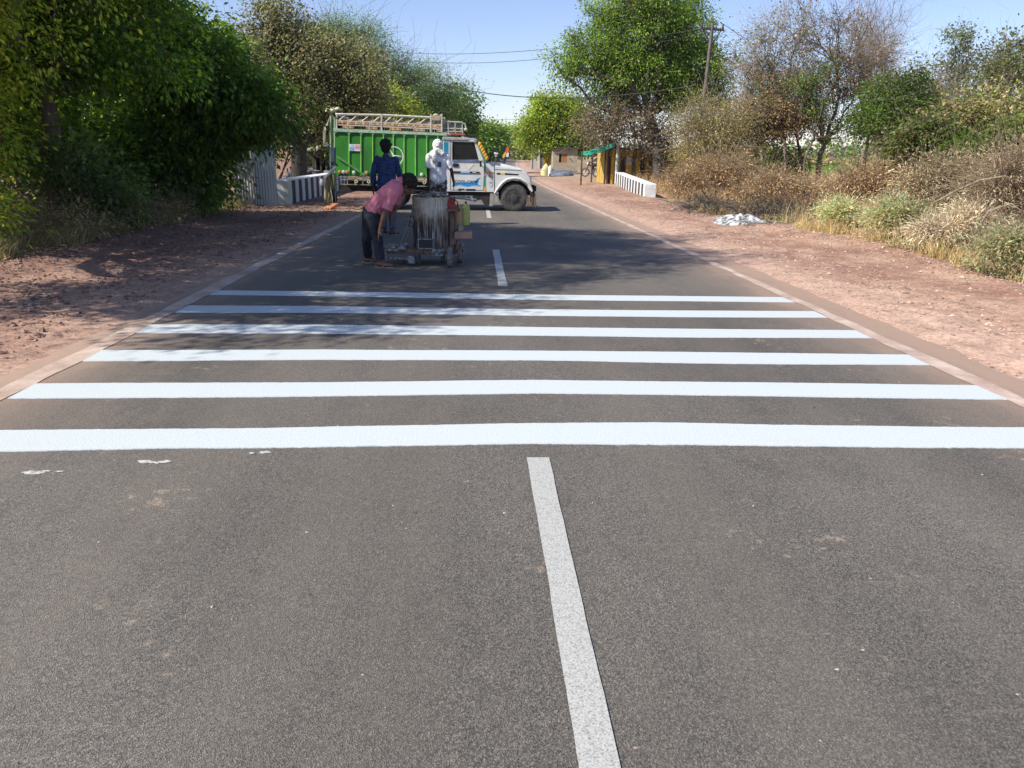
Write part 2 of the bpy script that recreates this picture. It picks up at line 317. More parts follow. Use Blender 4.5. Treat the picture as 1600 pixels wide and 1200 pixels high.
ST = [([(0, 706), (430, 700), (840, 694), (1000, 695), (1220, 698), (1600, 701)], [(0, 673), (430, 670), (840, 662), (1020, 661), (1200, 665), (1600, 669)]),
      ([(35, 623), (440, 621), (840, 616), (1200, 620), (1580, 625)], [(95, 600), (440, 599), (840, 595), (1200, 599), (1540, 603)]),
      ([(140, 565), (500, 563), (840, 564), (1150, 569), (1447, 571)], [(180, 548), (500, 547), (840, 549), (1150, 552), (1410, 555)]),
      ([(220, 521), (500, 522), (840, 525), (1100, 528), (1357, 529)], [(245, 508), (500, 508), (840, 512), (1100, 515), (1335, 517)]),
      ([(282, 489), (500, 489), (840, 494), (1060, 496), (1290, 497)], [(300, 478), (500, 479), (840, 484), (1060, 486), (1270, 487)]),
      ([(333, 461), (500, 463), (840, 469), (1040, 471), (1235, 473)], [(352, 454.5), (500, 456), (840, 461), (1040, 463), (1215, 465)])]
SL = ['nearest white painted bar across the road, with a kink near its middle', 'second nearest white bar painted across the road, running edge to edge',
      'third white bar from the camera, with scratched left end', 'fourth white bar from the camera, its left part in tree shade',
      'fifth white bar from the camera, second from the painting machine', 'farthest white painted bar, closest to the marking machine, left half in shade']
for i, (nr, fr) in enumerate(ST):
    a = np.array([g0(*p) for p in nr]); c = np.array([g0(*p) for p in fr]); xs = np.linspace(-2.86, 3.43, 700)
    ya = np.interp(xs, a[:, 0], a[:, 1])+.006*fbm(xs*1.3, xs*0+i, o=4, s=5)+.0022*fbm(xs*30, xs*0+i, o=3, s=8); yc = np.interp(xs, c[:, 0], c[:, 1])+.006*fbm(xs*1.3, xs*0+i+9, o=4, s=6)+.0022*fbm(xs*30, xs*0+i+4, o=3, s=18)
    k = len(xs); Z = .006
    V = np.concatenate([np.stack([xs, ya, xs*0+Z], 1), np.stack([xs, yc, xs*0+Z], 1), np.stack([xs, ya-.002, xs*0-.01], 1), np.stack([xs, yc+.002, xs*0-.01], 1)])
    j = np.arange(k-1); Q = np.concatenate([np.stack([j, j+1, j+1+k, j+k], 1), np.stack([j+2*k, j+1+2*k, j+1, j], 1), np.stack([j+k, j+k+1, j+1+3*k, j+3*k], 1), np.array([[0, k, 3*k, 2*k], [k-1, 3*k-1, 4*k-1, 2*k-1]])])
    tag(npmesh('road_stripe', V, Q, M_STRIPE), SL[i], 'road marking', 'white bars painted across the road')
def strip(name, u0, u1, y0, y1, m, step, wob=.003, z=.005):
    ys = np.linspace(y0, y1, max(2, int((y1-y0)/step))); c = road_c(ys)
    a = c+u0+wob*fbm(ys*2, ys*0, o=6, s=int(abs(u0)*10)+1); d = c+u1+wob*fbm(ys*2, ys*0+5, o=6, s=int(abs(u1)*10)+2); k = len(ys); zz = road_z(ys)+z
    V = np.concatenate([np.stack([a, ys, zz], 1), np.stack([d, ys, zz], 1)]); j = np.arange(k-1); return npmesh(name, V, np.stack([j, j+k, j+k+1, j+1], 1), m)
DL = ['long worn white centre dash running out of the bottom of the picture', 'white centre dash on the shaded road right of the marking machine', 'short white centre dash at the truck\'s shadow', None, None, None, None]
for i, (y0, y1) in enumerate([(-.5, 3.62), (8.99, 12.68), (19.4, 22.6), (30, 33.5)]):
    tag(strip('centre_dash', -.054, .054, y0, y1, M_DASH, .012), DL[i] or 'white centre dash on the road beyond the truck', 'road marking', 'white centre dashes')
struct(strip('edge_line', -3.33, -3.17, -6, 120, M_EDGE, .12, .022, .004)); struct(strip('edge_line', 3.12, 3.25, -6, 120, M_EDGE, .12, .022, .004))
# white spills of paint on the near asphalt
M_SP = mat('spilt_paint', (.50, .49, .46), (.22, .21, .20), .7, scale=40)
for lab, px, py, w, h in [('flattened smear of white paint on asphalt near left picture edge', 72, 738, .17, .035), ('ragged white paint splash below the nearest bar, widest of the spills', 242, 722, .17, .045), ('faint white paint smear just below the nearest bar, right of the ragged splash', 402, 709, .11, .028)]:
    q = g0(px, py); mb = MB()
    for k in range(5):
        cx, cy = q[0]+random.uniform(-w/2, w/2)*.8, q[1]+random.uniform(-h, h)*.6; n = 14; rr = [random.uniform(.35, 1) for _ in range(n)]; s = random.uniform(.35, .8)
        mb.add([(cx, cy, .007+.0003*k)]+[(cx+math.cos(6.283*a/n)*w*.45*s*rr[a], cy+math.sin(6.283*a/n)*h*s*rr[a], .004) for a in range(n)], [(0, 1+a, 1+(a+1) % n) for a in range(n)])
    tag(mb.build('paint_spill', M_SP), lab, 'paint spill', 'spills of white paint')
# scraped clods and stones along both shoulders: uncountable
def stones(name, label, N, fx, m, smin, smax, cols):
    ph = np.array([[0, 0, 1.], [.9, 0, .1], [.2, .85, 0], [-.8, .45, .1], [-.7, -.6, -.1], [.3, -.9, .1], [0, 0, -.7]]); fc = np.array([[0, 1, 2], [0, 2, 3], [0, 3, 4], [0, 4, 5], [0, 5, 1], [6, 2, 1], [6, 3, 2], [6, 4, 3], [6, 5, 4], [6, 1, 5]])
    X, Y = fx(N); sz = smin*(smax/smin)**(rng.random(N)**3.2); a = rng.random(N)*6.283
    sh = ph[None]*(1+.35*rng.standard_normal((N, 7, 1)))*np.stack([1+.4*rng.standard_normal(N), 1+.2*rng.standard_normal(N), .62+.1*rng.standard_normal(N)], 1)[:, None]
    x = sh[..., 0]*np.cos(a)[:, None]-sh[..., 1]*np.sin(a)[:, None]; y = sh[..., 0]*np.sin(a)[:, None]+sh[..., 1]*np.cos(a)[:, None]
    V = np.stack([X[:, None]+x*sz[:, None], Y[:, None]+y*sz[:, None], gz(X, Y)[:, None]+(sh[..., 2]+.1)*sz[:, None]], -1).reshape(-1, 3)
    Q = (fc[None]+(np.arange(N)*7)[:, None, None]).reshape(-1, 3); cl = np.array(cols)[rng.integers(0, len(cols), N)]*(.75+.5*rng.random((N, 1)))
    return tag(npmesh(name, V, Q, m, np.repeat(cl, 7, 0)), label, 'rubble', None, 'stuff')
def fR(N):
    Y = 2.5+rng.random(N)**1.5*42; k = rng.random(N); X = np.where(k < .42, 6.65-.55*sstep(11, 18, Y)+.3*sstep(25, 32, Y)+rng.normal(0, .22, N), np.where(k < .6, 5.0+rng.normal(0, .3, N)*1, 4.2+rng.random(N)*2.6)); return X, Y
def fL(N):
    Y = 2.5+rng.random(N)**1.5*26; k = rng.random(N); X = np.where(k < .35, -6.1+rng.normal(0, .3, N), np.where(k < .6, -4.4+rng.normal(0, .35, N), -6.3+rng.random(N)*2.9)); return X, Y
def fE(N):
    Y = 2+rng.random(N)**1.4*26; sd = rng.random(N) < .5; X = np.where(sd, 3.75+np.abs(rng.normal(0, .32, N))*np.where(rng.random(N) < .25, -1, 1), -3.5-np.abs(rng.normal(0, .3, N))*np.where(rng.random(N) < .25, -1, 1)); return X, Y
SM = leafmat('stone_skin', 0.0, .95)
stones('rubble', 'pinkish clods and gravel scraped along the right shoulder', 34000, fR, SM, .004, .030, [(.40, .265, .205), (.33, .215, .165), (.46, .335, .27), (.25, .18, .15)])
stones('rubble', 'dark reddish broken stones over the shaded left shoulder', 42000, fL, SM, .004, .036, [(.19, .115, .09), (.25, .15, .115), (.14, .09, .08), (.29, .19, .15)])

N = 900; gX = rng.uniform(-2.9, 3.4, N); gY = 1.3+rng.random(N)**1.6*14; sz = .0015+.0045*rng.random(N)**3; ph = np.array([[1, 0, 0], [0, 1, 0], [-1, .2, 0], [0, -1, 0], [.1, 0, .9]]); fc = np.array([[0, 1, 4], [1, 2, 4], [2, 3, 4], [3, 0, 4]])
sh = ph[None]*(1+.4*rng.standard_normal((N, 5, 1))); V = np.stack([gX[:, None]+sh[..., 0]*sz[:, None]*1.3, gY[:, None]+sh[..., 1]*sz[:, None], .0015+sh[..., 2]*sz[:, None]], -1).reshape(-1, 3); Q = (fc[None]+(np.arange(N)*5)[:, None, None]).reshape(-1, 3)
tag(npmesh('grit', V, Q, SM, np.repeat(np.array([(.45, .36, .28), (.30, .22, .17), (.36, .32, .28), (.05, .045, .04)])[rng.integers(0, 4, N)], 5, 0)), 'loose grit scattered over the asphalt', 'grit', None, 'stuff')

stones('rubble', 'fine pink grit spilling over both edges of the tarmac', 9000, fE, SM, .003, .018, [(.40, .265, .205), (.30, .20, .155), (.22, .16, .13), (.46, .34, .28)])
# ------------------------------------------------------------------ vegetation
LEAF = leafmat(); DRY = leafmat('dry_foliage', .2, .8)
BARK = mat('bark', (.17, .13, .10), (.07, .055, .045), .9, scale=9, bump=.6, stretch=(1, 1, .3)); BARKP = mat('pale_bark', (.34, .28, .21), (.18, .14, .10), .9, scale=9, bump=.4, stretch=(1, 1, .3))
TWIG = mat('dry_twig', (.36, .28, .18), (.20, .15, .10), .9, scale=5)
NEEM = [(.12, .235, .025), (.085, .18, .02), (.15, .27, .03), (.21, .31, .04)]
NEEMY = [(.28, .37, .028), (.18, .29, .025), (.42, .45, .045), (.12, .21, .02)]
DARK = [(.075, .165, .012), (.11, .215, .014), (.05, .115, .009), (.21, .34, .022)]
OLIVE = [(.17, .19, .06), (.22, .22, .08), (.11, .135, .04), (.28, .25, .125)]
ACAC = [(.14, .27, .07), (.20, .34, .09), (.09, .19, .05)]
BROWN = [(.34, .21, .10), (.26, .165, .08), (.40, .28, .15), (.18, .12, .06), (.15, .19, .04)]
STRAW = [(.52, .40, .2), (.43, .32, .15), (.60, .49, .28), (.32, .23, .11)]
RUST = [(.46, .30, .15), (.37, .24, .12), (.54, .39, .22), (.26, .17, .09)]
SAGE = [(.34, .42, .22), (.26, .34, .17), (.42, .48, .28), (.40, .38, .2)]
GREY = [(.30, .26, .19), (.24, .20, .14), (.36, .31, .23)]
def leaves(base, d, L, w, cols, flat=.5):
    N = len(base); nrm = rng.standard_normal((N, 3)); nrm[:, 2] = np.abs(nrm[:, 2])+flat
    s = np.cross(d, nrm); s /= np.linalg.norm(s, axis=1)[:, None]+1e-9
    L = L[:, None]; w = w[:, None]; up = np.cross(s, d)
    V = np.stack([base, base+d*L*.45+s*w, base+d*L-up*L*.12, base+d*L*.45-s*w], 1).reshape(-1, 3)
    Q = np.arange(4*N).reshape(N, 4); return V, Q, np.repeat(cols, 4, 0)
def pick(pal, N, wt=None, clump=None):
    pal = np.array(pal); i = rng.choice(len(pal), N, p=wt); c = pal[i]*(.8+.4*rng.random((N, 1)))
    return c if clump is None else c*clump[:, None]
def tubes(paths, n=5):                    # paths: list of (pts (m,3), radii (m,))
    Vs = []; Qs = []; o = 0; w = np.arange(n)*2*math.pi/n; cw, sw = np.cos(w), np.sin(w); bym = {}
    for p, r in paths: bym.setdefault(len(p), []).append((p, r))
    for m, lst in bym.items():
        Pn = np.array([p for p, r in lst]); Rr = np.array([r for p, r in lst]); T = np.gradient(Pn, axis=1); T /= np.linalg.norm(T, axis=2)[..., None]+1e-9
        ref = np.where(np.abs(T[..., 2:3]) > .9, np.array([1., 0, 0]), np.array([0, 0, 1.])); A = np.cross(T, ref); A /= np.linalg.norm(A, axis=2)[..., None]+1e-9; B = np.cross(T, A)
        V = Pn[:, :, None]+(A[:, :, None]*cw[:, None]+B[:, :, None]*sw[:, None])*Rr[:, :, None, None]
        K = len(lst); base = (np.arange(K)*m*n)[:, None, None]; i = np.arange(m-1)[None, :, None]*n; k = np.arange(n)[None, None]
        k2 = (k+1) % n; Q = np.stack(np.broadcast_arrays(base+i+k, base+i+k2, base+i+n+k2, base+i+n+k), -1).reshape(-1, 4)
        Vs.append(V.reshape(-1, 3)); Qs.append(Q+o); o += K*m*n
    return np.concatenate(Vs), np.concatenate(Qs)
def curve(a, b, bend, m=5, sag=0):
    a = np.asarray(a, float); b = np.asarray(b, float); t = np.linspace(0, 1, m)[:, None]; L = np.linalg.norm(b-a)
    off = rng.standard_normal(3)*bend*L; k = (4*t*(1-t)); wob = rng.standard_normal((m, 3))*bend*.25*L; wob[0] = wob[-1] = 0
    return a+(b-a)*t+off*k+wob+np.array([0, 0, 1.])*sag*L*k
def sample_blobs(blobs, N, inner=.35):
    vol = np.array([b[3]*b[4]*b[5] for b in blobs])**.8; i = rng.choice(len(blobs), N, p=vol/vol.sum()); B = np.array(blobs)[i]
    d = rng.standard_normal((N, 3)); d /= np.linalg.norm(d, axis=1)[:, None]; r = (inner+(1-inner)*rng.random(N)**.6)
    r = r*(1+.34*vnoise(d[:, 0]*2.2+i*3, d[:, 1]*2.2, d[:, 2]*2.2, 5))
    return B[:, :3]+d*r[:, None]*B[:, 3:6], i, d
def tree(name, label, cat, base, blobs, tips=200, lpt=60, leaf=(.10, .028), pal=NEEM, trunk=.18, spread=.28, bark=None, fork=.45, twl=0, group=None, droop=.4, stems=1, leafm=None, inner=.35, zmin=.05, twr=.006, out=.5, lim=.35, wt=None):
    # base (x, y); blobs (cx, cy, cz, rx, ry, rz)
    x, y = base; z = gh(x, y); bark = bark or BARK; leafm = leafm or LEAF
    root = thing(name, label, cat, (x, y, z), group); blobs = [tuple(b) for b in blobs]; cen = np.mean([b[:3] for b in blobs], 0)
    zlow = min(b[2]-b[5]*.5 for b in blobs); paths = []; nodes = []
    T, bi, dd = sample_blobs(blobs, tips, inner); ok = T[:, 2] > z+zmin; T, bi, dd = T[ok], bi[ok], dd[ok]
    if stems == 1:
        f = np.array([x+(cen[0]-x)*fork*.6, y+(cen[1]-y)*fork*.6, z+max(.4, (cen[2]-z)*fork)]); tp = curve((x, y, z-.15), f, .05, 7); tr = np.linspace(trunk, trunk*.72, 7); tr[0] *= 1.35; paths.append((tp, tr)); src = [tp[-1]]*len(blobs); r0 = trunk*.62
    else: src = [np.array([x, y, z-.05])+rng.standard_normal(3)*np.array([.15, .15, 0])*trunk*6 for _ in blobs]; r0 = trunk
    for bn, b in enumerate(blobs):
        c = np.array(b[:3]); mine = np.where(bi == bn)[0]
        if not len(mine): continue
        rb = r0*min(1, .45+.55*(b[3]/max(q[3] for q in blobs))); lp = curve(src[bn], c+np.array([0, 0, -.25*b[5]]), .10, 8, .06); paths.append((lp, np.linspace(rb, rb*.45, 8)))
        k = max(1, len(mine)//9); sub = T[rng.choice(mine, k, replace=False)]; ln = lp[4:]
        asg = np.argmin(((T[mine][:, None]-sub[None])**2).sum(-1), 1)
        for j in range(k):
            s0 = ln[rng.integers(0, len(ln))]; e = s0+(sub[j]-s0)*.75; sp = curve(s0, e, .10, 6, .04); rs = rb*.34; paths.append((sp, np.linspace(rs, rs*.4, 6)))
            for q in mine[asg == j]:
                a = sp[rng.integers(2, 6)]; tq = curve(a, T[q], .12, 4, .05); paths.append((tq, np.linspace(max(twr*1.6, rs*.3), twr, 4)))
                for _ in range(twl):
                    a2 = tq[rng.integers(1, 4)]; d2 = (T[q]-a); d2 = d2/(np.linalg.norm(d2)+1e-6)+rng.standard_normal(3)*.8; d2[2] += .15
                    paths.append((curve(a2, a2+d2*spread*(1+rng.random()*1.6), .12, 4), np.linspace(twr*.8, twr*.35, 4)))
    Vt, Qt = tubes(paths, 6 if trunk > .1 else 4); npmesh('trunk' if stems == 1 else 'stems', Vt, Qt, bark, parent=root, smooth=True)
    if lpt:
        N = len(T)*lpt; idx = np.repeat(np.arange(len(T)), lpt); size = (.6+.8*rng.random(len(T)))[idx]
        off = rng.standard_normal((N, 3))*spread*size[:, None]*np.array([1, 1, .75]); pos = T[idx]+off
        d = off/(np.linalg.norm(off, axis=1)[:, None]+1e-6)+out*dd[idx]+rng.standard_normal((N, 3))*.5; d[:, 2] -= droop; d /= np.linalg.norm(d, axis=1)[:, None]
        Ls = leaf[0]*(.6+.8*rng.random(N)); cl = np.clip(.95+.45*vnoise(T[:, 0]*1.3, T[:, 1]*1.3, T[:, 2]*1.3, 44)+.25*rng.standard_normal(len(T)), .45, 1.6)[idx]; ok = pos[:, 2] > z+zmin
        # patches of differing leaf colour run through a crown
        c = pick(pal, N, wt, cl); V, Q, c = leaves(pos[ok], d[ok], Ls[ok], (Ls*leaf[1]/leaf[0])[ok], c[ok]); npmesh('crown' if stems == 1 else 'foliage', V, Q, leafm, c, parent=root)
    return root
def pb(Y, *lst, dy=1.0):                  # blobs read off the photo at distance Y: (px, py, rx, ry[, depth offset])
    out = []
    for q in lst:
        yy = Y+(q[4] if len(q) > 4 else 0); p = P(q[0], q[1], yy); s = yy/F; out.append((p[0], p[1], p[2], q[2]*s, (q[2]+q[3])*.5*s*dy, q[3]*s))
    return out
# --- left side
tree('neem_tree', 'tall yellow-green neem tree filling the top left corner of the picture', 'tree', (-7.6, 10.6), [(-7.6, 10.2, 5.2, 2.3, 2.3, 1.9), (-7.4, 9.3, 7.4, 2.0, 2.2, 1.6), (-6.6, 11.8, 6.8, 1.9, 2.0, 1.5), (-8.5, 11.5, 3.6, 2.0, 1.9, 1.3), (-7.4, 8.2, 4.6, 1.2, 1.6, 1.3), (-6.9, 12.2, 4.1, 1.6, 1.5, 1.3), (-7.0, 9.8, 3.0, .9, 1.3, .9), (-7.6, 6.3, 6.2, 2.1, 2.0, 1.8), (-6.8, 8.0, 8.5, 2.2, 2.0, 1.3), (-6.7, 5.1, 5.4, 1.6, 1.3, 1.0), (-7.6, 6.6, 4.2, 1.6, 1.8, 1.3), (-7.7, 12.6, 2.6, 1.0, 1.0, .9)], 950, 150, (.080, .021), NEEMY, .17, .21, inner=.2, droop=.5)
tree('broadleaf_tree', 'big dark green tree leaning over the left shoulder, centre of the left thicket', 'tree', (-7.6, 14.6), [(-7.3, 14.5, 4.9, 2.2, 2.0, 1.7), (-6.9, 12.2, 7.0, 2.0, 2.0, 1.6), (-6.5, 10.8, 8.6, 2.1, 1.9, 1.2), (-6.8, 14.0, 5.8, 1.6, 1.4, 1.2), (-8.0, 14.5, 3.2, 1.9, 1.8, 1.2), (-6.2, 15.2, 3.6, 1.2, 1.2, 1.2), (-7.5, 17, 4.2, 1.8, 1.6, 1.5)], 600, 140, (.092, .028), DARK, .20, .22, inner=.25)
tree('drooping_tree', 'dark glossy tree with drooping leaves beside the grey metal sheets', 'tree', (-7.3, 19.2), pb(18.6, (320, 140, 80, 75), (390, 165, 52, 50), (318, 215, 55, 48), (270, 250, 70, 70), (290, 80, 60, 60), (400, 192, 44, 22), (295, 288, 40, 36)), 360, 130, (.12, .032), DARK[:3]+[(.10, .20, .03)], .16, .26, droop=.8)
tree('broadleaf_tree', 'dense dark tree at the back of the left thicket behind the drooping tree', 'tree', (-11.5, 22), [(-11.5, 22, 4.2, 3.2, 2.5, 2.8), (-9.8, 24.5, 3.4, 2.4, 2, 2.4), (-14.5, 21, 4, 3, 2.4, 2.8)], 420, 80, (.14, .042), DARK, .2, .36)
tree('broadleaf_tree', 'dense dark tree at the far left behind the yellow-green neem', 'tree', (-12, 15.5), [(-12, 15.5, 4, 3, 2.2, 3), (-10.6, 13.5, 2.6, 2.0, 1.8, 1.8), (-10.3, 17, 3, 2.0, 2, 2.2)], 330, 80, (.15, .045), DARK, .2, .4)
tree('shrub', 'leafy green shrub at the foot of the left thicket beside a black hollow', 'shrub', (-6.9, 14.6), [(-6.75, 14.7, .75, .6, .55, .6), (-6.9, 14.2, 1.3, .5, .5, .5), (-6.5, 14.9, .45, .4, .4, .3)], 60, 60, (.09, .028), [(.13, .22, .05), (.09, .16, .04), (.17, .25, .07)], .02, .16, stems=3)
tree('shrub', 'dark leafy shrub under the drooping tree, touching the metal sheets', 'shrub', (-7.0, 20.2), [(-8.1, 20.2, .7, .7, .7, .7), (-8.2, 19.4, .9, .8, .7, .8)], 90, 60, (.11, .03), DARK, .02, .2, stems=2)
tree('shrub', 'bushy yellow-green undergrowth at the left picture edge', 'shrub', (-7.1, 11.3), [(-7.2, 11.2, .6, .6, .6, .55), (-7.8, 11.6, 1.4, .7, .7, .8), (-7.3, 12.4, 1.7, .6, .6, .5)], 90, 70, (.085, .022), NEEMY, .02, .2, stems=3)
tree('shrub', 'mass of dark undergrowth filling the bottom of the left thicket', 'shrub', (-8.6, 16), [(-8.3, 16.6, 1.2, .9, 1.4, 1.1), (-8.6, 13.8, 1.3, .9, 1.3, 1.1), (-7.6, 17.8, 1.0, .6, .9, .9), (-9.2, 19, 1.4, 1.3, 1.2, 1.3)], 170, 60, (.12, .035), DARK, .03, .3, stems=4)
tree('weed', 'tall dry straw weeds along the edge of the left thicket', 'weeds', (-6.55, 15.6), [(-6.45, 15.4, .35, .35, 1.2, .35), (-6.6, 13.4, .3, .4, 1.0, .3), (-6.4, 17.2, .35, .3, .9, .35)], 150, 26, (.07, .010), STRAW+OLIVE, .012, .14, TWIG, stems=3, twl=3, twr=.003, leafm=DRY)
tree('weed', 'dry brown weeds under the yellow-green neem near the left edge', 'weeds', (-7.2, 12.6), [(-7.0, 12.5, .35, .4, .7, .35), (-7.6, 13.2, .5, .5, .7, .45)], 100, 26, (.07, .010), RUST+OLIVE, .012, .15, TWIG, stems=2, twl=3, twr=.003, leafm=DRY)
# --- left background
tree('old_tree', 'large brown-green tree with thick black trunk behind the striped left wall', 'tree', tuple(P(466, 270, 33)[:2]), pb(33, (430, 35, 42, 38), (405, 100, 50, 45), (480, 100, 75, 55), (560, 120, 45, 50), (520, 160, 70, 38), (420, 160, 45, 35), (585, 155, 25, 25), (370, 60, 20, 25), (470, 190, 50, 20), (535, 190, 35, 18)), 900, 55, (.095, .035), OLIVE, .40, .27, bark=mat('black_bark', (.05, .042, .035), (.02, .017, .015), .95, scale=8, bump=.6), fork=.42, twl=1, lim=.4)
tree('acacia_tree', 'feathery light green acacia rising behind the brown-green tree', 'tree', tuple(P(560, 262, 52)[:2]), pb(52, (525, 55, 65, 28), (565, 95, 40, 35), (620, 105, 38, 30), (500, 80, 50, 30), (650, 120, 30, 14)), 300, 110, (.11, .02), ACAC, .22, .50, twl=3, twr=.012, inner=.2)
tree('acacia_tree', 'feathery green acacia arching above the middle of the truck', 'tree', tuple(P(640, 262, 58)[:2]), pb(58, (650, 130, 55, 30), (690, 150, 45, 28), (620, 165, 40, 30), (665, 175, 60, 30)), 280, 100, (.12, .022), ACAC+DARK[:1], .22, .50, twl=3, twr=.013, inner=.2)
tree('neem_tree', 'bright yellow-green tree directly above the truck cargo box', 'tree', tuple(P(600, 262, 46)[:2]), pb(46, (600, 165, 38, 28), (625, 185, 35, 25), (575, 175, 30, 30)), 170, 80, (.14, .04), NEEMY, .14, .35)
tree('broadleaf_tree', 'dark green rounded tree above the truck cab', 'tree', tuple(P(712, 262, 68)[:2]), pb(68, (712, 175, 32, 32), (690, 195, 40, 35), (722, 210, 22, 26), (700, 235, 35, 22)), 260, 80, (.22, .07), DARK[:3], .22, .5)
tree('broadleaf_tree', 'green roadside tree directly right of the dark tree, beyond the cab', 'tree', tuple(P(765, 250, 125)[:2]), pb(125, (762, 212, 20, 18), (770, 230, 14, 16), (748, 228, 14, 18)), 150, 60, (.4, .13), NEEM[:2]+DARK[3:], .25, .8)
tree('broadleaf_tree', 'small distant tree standing over the far bend of the road', 'tree', tuple(P(795, 242, 190)[:2]), pb(190, (796, 212, 11, 11), (792, 225, 12, 10)), 90, 50, (.5, .18), NEEM[:2]+DARK[3:], .3, .9)
for i, (px, py, rx, ry, Y, pal, lab) in enumerate([(738, 232, 20, 16, 150, OLIVE, 'dull olive bush at the far left verge beyond the truck bonnet'), (782, 232, 12, 12, 170, OLIVE, 'dusty brown bush below the far trees beyond the bonnet'),
        (812, 228, 18, 16, 230, DARK, 'hazy dark trees closing the far end of the road'), (832, 232, 16, 12, 150, OLIVE, 'low olive bush behind the far right end of the road')]):
    tree('bush', lab, 'bush', tuple(P(px, 250, Y)[:2]), pb(Y, (px, py, rx, ry), (px+rx*.8, py+4, rx*.7, ry*.7), (px-rx*.8, py+4, rx*.7, ry*.7)), 90, 50, (.45, .15), pal+NEEM[:1], .12, .9, stems=2)
# --- right side
tree('neem_tree', 'large bright green neem tree towering over the shops on the right', 'tree', tuple(P(1024, 285, 42.6)[:2]), pb(44, (995, 55, 68, 50), (1060, 60, 52, 50), (930, 85, 48, 34), (1085, 110, 50, 55), (1000, 110, 70, 38), (890, 110, 26, 28), (1010, 5, 85, 38), (960, 140, 42, 26), (1050, 145, 50, 28), (893, 52, 7, 7), (865, 90, 12, 12), (1120, 140, 20, 38), (940, 20, 22, 16), (905, 70, 14, 10)), 1500, 60, (.135, .032), NEEM+[(.26, .35, .045)], .34, .27, bark=mat('dark_neem_bark', (.09, .07, .055), (.035, .03, .025), .95, scale=8, bump=.6), fork=.55, droop=.5)
tree('neem_tree', 'lower yellow-green tree overhanging the small hut with the orange window', 'tree', tuple(P(893, 272, 66)[:2]), pb(64, (868, 170, 36, 26), (852, 205, 36, 24), (895, 195, 34, 34), (835, 190, 16, 14), (880, 225, 38, 14), (905, 225, 30, 16), (838, 222, 20, 14)), 620, 58, (.18, .055), NEEMY+NEEM[2:], .16, .36, fork=.6)
tree('creeper', 'brown dried creeper hanging under the big neem above the yellow shop', 'creeper', tuple(P(1000, 262, 45.4)[:2]), pb(43.6, (990, 238, 7, 20), (1006, 236, 6, 24), (974, 230, 8, 10), (1030, 240, 14, 26), (945, 205, 40, 26), (985, 190, 40, 36), (1025, 205, 30, 34), (925, 185, 20, 22), (965, 170, 28, 20), (1045, 225, 30, 22)), 230, 45, (.13, .03), [(.20, .15, .09), (.15, .11, .06), (.26, .20, .13), (.10, .10, .035)], .05, .38, TWIG, twl=3, twr=.012, stems=3, leafm=DRY)
tree('thorn_bush', 'tangled olive thorn bush around the foot of the leaning pole', 'bush', tuple(P(1105, 290, 33)[:2]), pb(33, (1100, 215, 50, 42), (1130, 195, 42, 38), (1085, 180, 34, 26), (1150, 235, 34, 28), (1075, 240, 24, 20)), 360, 40, (.09, .016), [(.32, .28, .09), (.24, .22, .065), (.40, .34, .14), (.15, .18, .04)], .05, .30, TWIG, twl=4, twr=.008, stems=3, leafm=DRY)
tree('brown_leaf_tree', 'low tree of rust-brown withered leaves right of the olive thorn bush', 'tree', tuple(P(1172, 290, 34)[:2]), pb(34, (1165, 185, 42, 26), (1205, 180, 36, 22), (1190, 205, 40, 18), (1225, 195, 25, 20)), 240, 46, (.09, .032), BROWN, .07, .26, fork=.7, twl=2, twr=.009, leafm=DRY)
tree('bare_tree', 'tall thin nearly leafless tree left of the group on the right', 'tree', tuple(P(1225, 285, 36)[:2]), pb(36, (1195, 70, 45, 55), (1240, 40, 40, 50), (1170, 110, 28, 40), (1230, 110, 40, 40)), 210, 9, (.10, .035), OLIVE+NEEM[:1]+BROWN[:1], .10, .30, BARKP, fork=.6, twl=5, twr=.007)
tree('brown_leaf_tree', 'tallest tree of the right group, half bare with rust-brown leaves', 'tree', tuple(P(1284, 285, 34)[:2]), pb(34, (1290, 60, 50, 60), (1300, 130, 60, 45), (1255, 150, 45, 38), (1340, 130, 38, 40), (1320, 190, 50, 24), (1250, 190, 40, 22)), 380, 17, (.08, .028), BROWN[:4]+[(.10, .16, .02)], .13, .28, fork=.5, twl=4, twr=.008, leafm=DRY)
tree('neem_tree', 'slim green sapling growing through the brown trees on the right', 'tree', tuple(P(1262, 285, 33)[:2]), pb(33, (1275, 165, 16, 18), (1262, 128, 24, 12), (1290, 105, 12, 9), (1310, 215, 20, 9)), 60, 40, (.09, .026), NEEM[:2]+OLIVE[:1], .06, .22, fork=.6, twl=1)
tree('bare_tree', 'leafless grey tree with fine upright twigs right of the tallest tree', 'tree', tuple(P(1348, 285, 40)[:2]), pb(40, (1375, 55, 42, 60), (1345, 70, 40, 50), (1400, 110, 30, 30)), 200, 1, (.10, .03), GREY, .10, .34, BARKP, fork=.55, twl=6, twr=.008, zmin=.1)
tree('broadleaf_tree', 'bushy green tree with curved pale trunk, right of the bare trees', 'tree', tuple(P(1362, 288, 31)[:2]), pb(31, (1400, 145, 42, 26), (1380, 185, 50, 28), (1430, 185, 36, 30), (1415, 215, 50, 24), (1440, 115, 14, 12)), 350, 62, (.11, .032), [(.09, .15, .025), (.06, .11, .02), (.12, .19, .03)], .11, .28, BARKP, fork=.45, twl=1)
tree('thin_tree', 'slender sparse green tree standing clear against the sky at the right', 'tree', tuple(P(1478, 285, 38)[:2]), pb(38, (1500, 60, 22, 20), (1492, 95, 26, 24), (1515, 125, 24, 22), (1480, 150, 34, 24)), 150, 26, (.12, .045), [(.12, .17, .06), (.09, .13, .05), (.16, .2, .09)], .07, .24, BARKP, fork=.6, twl=2)
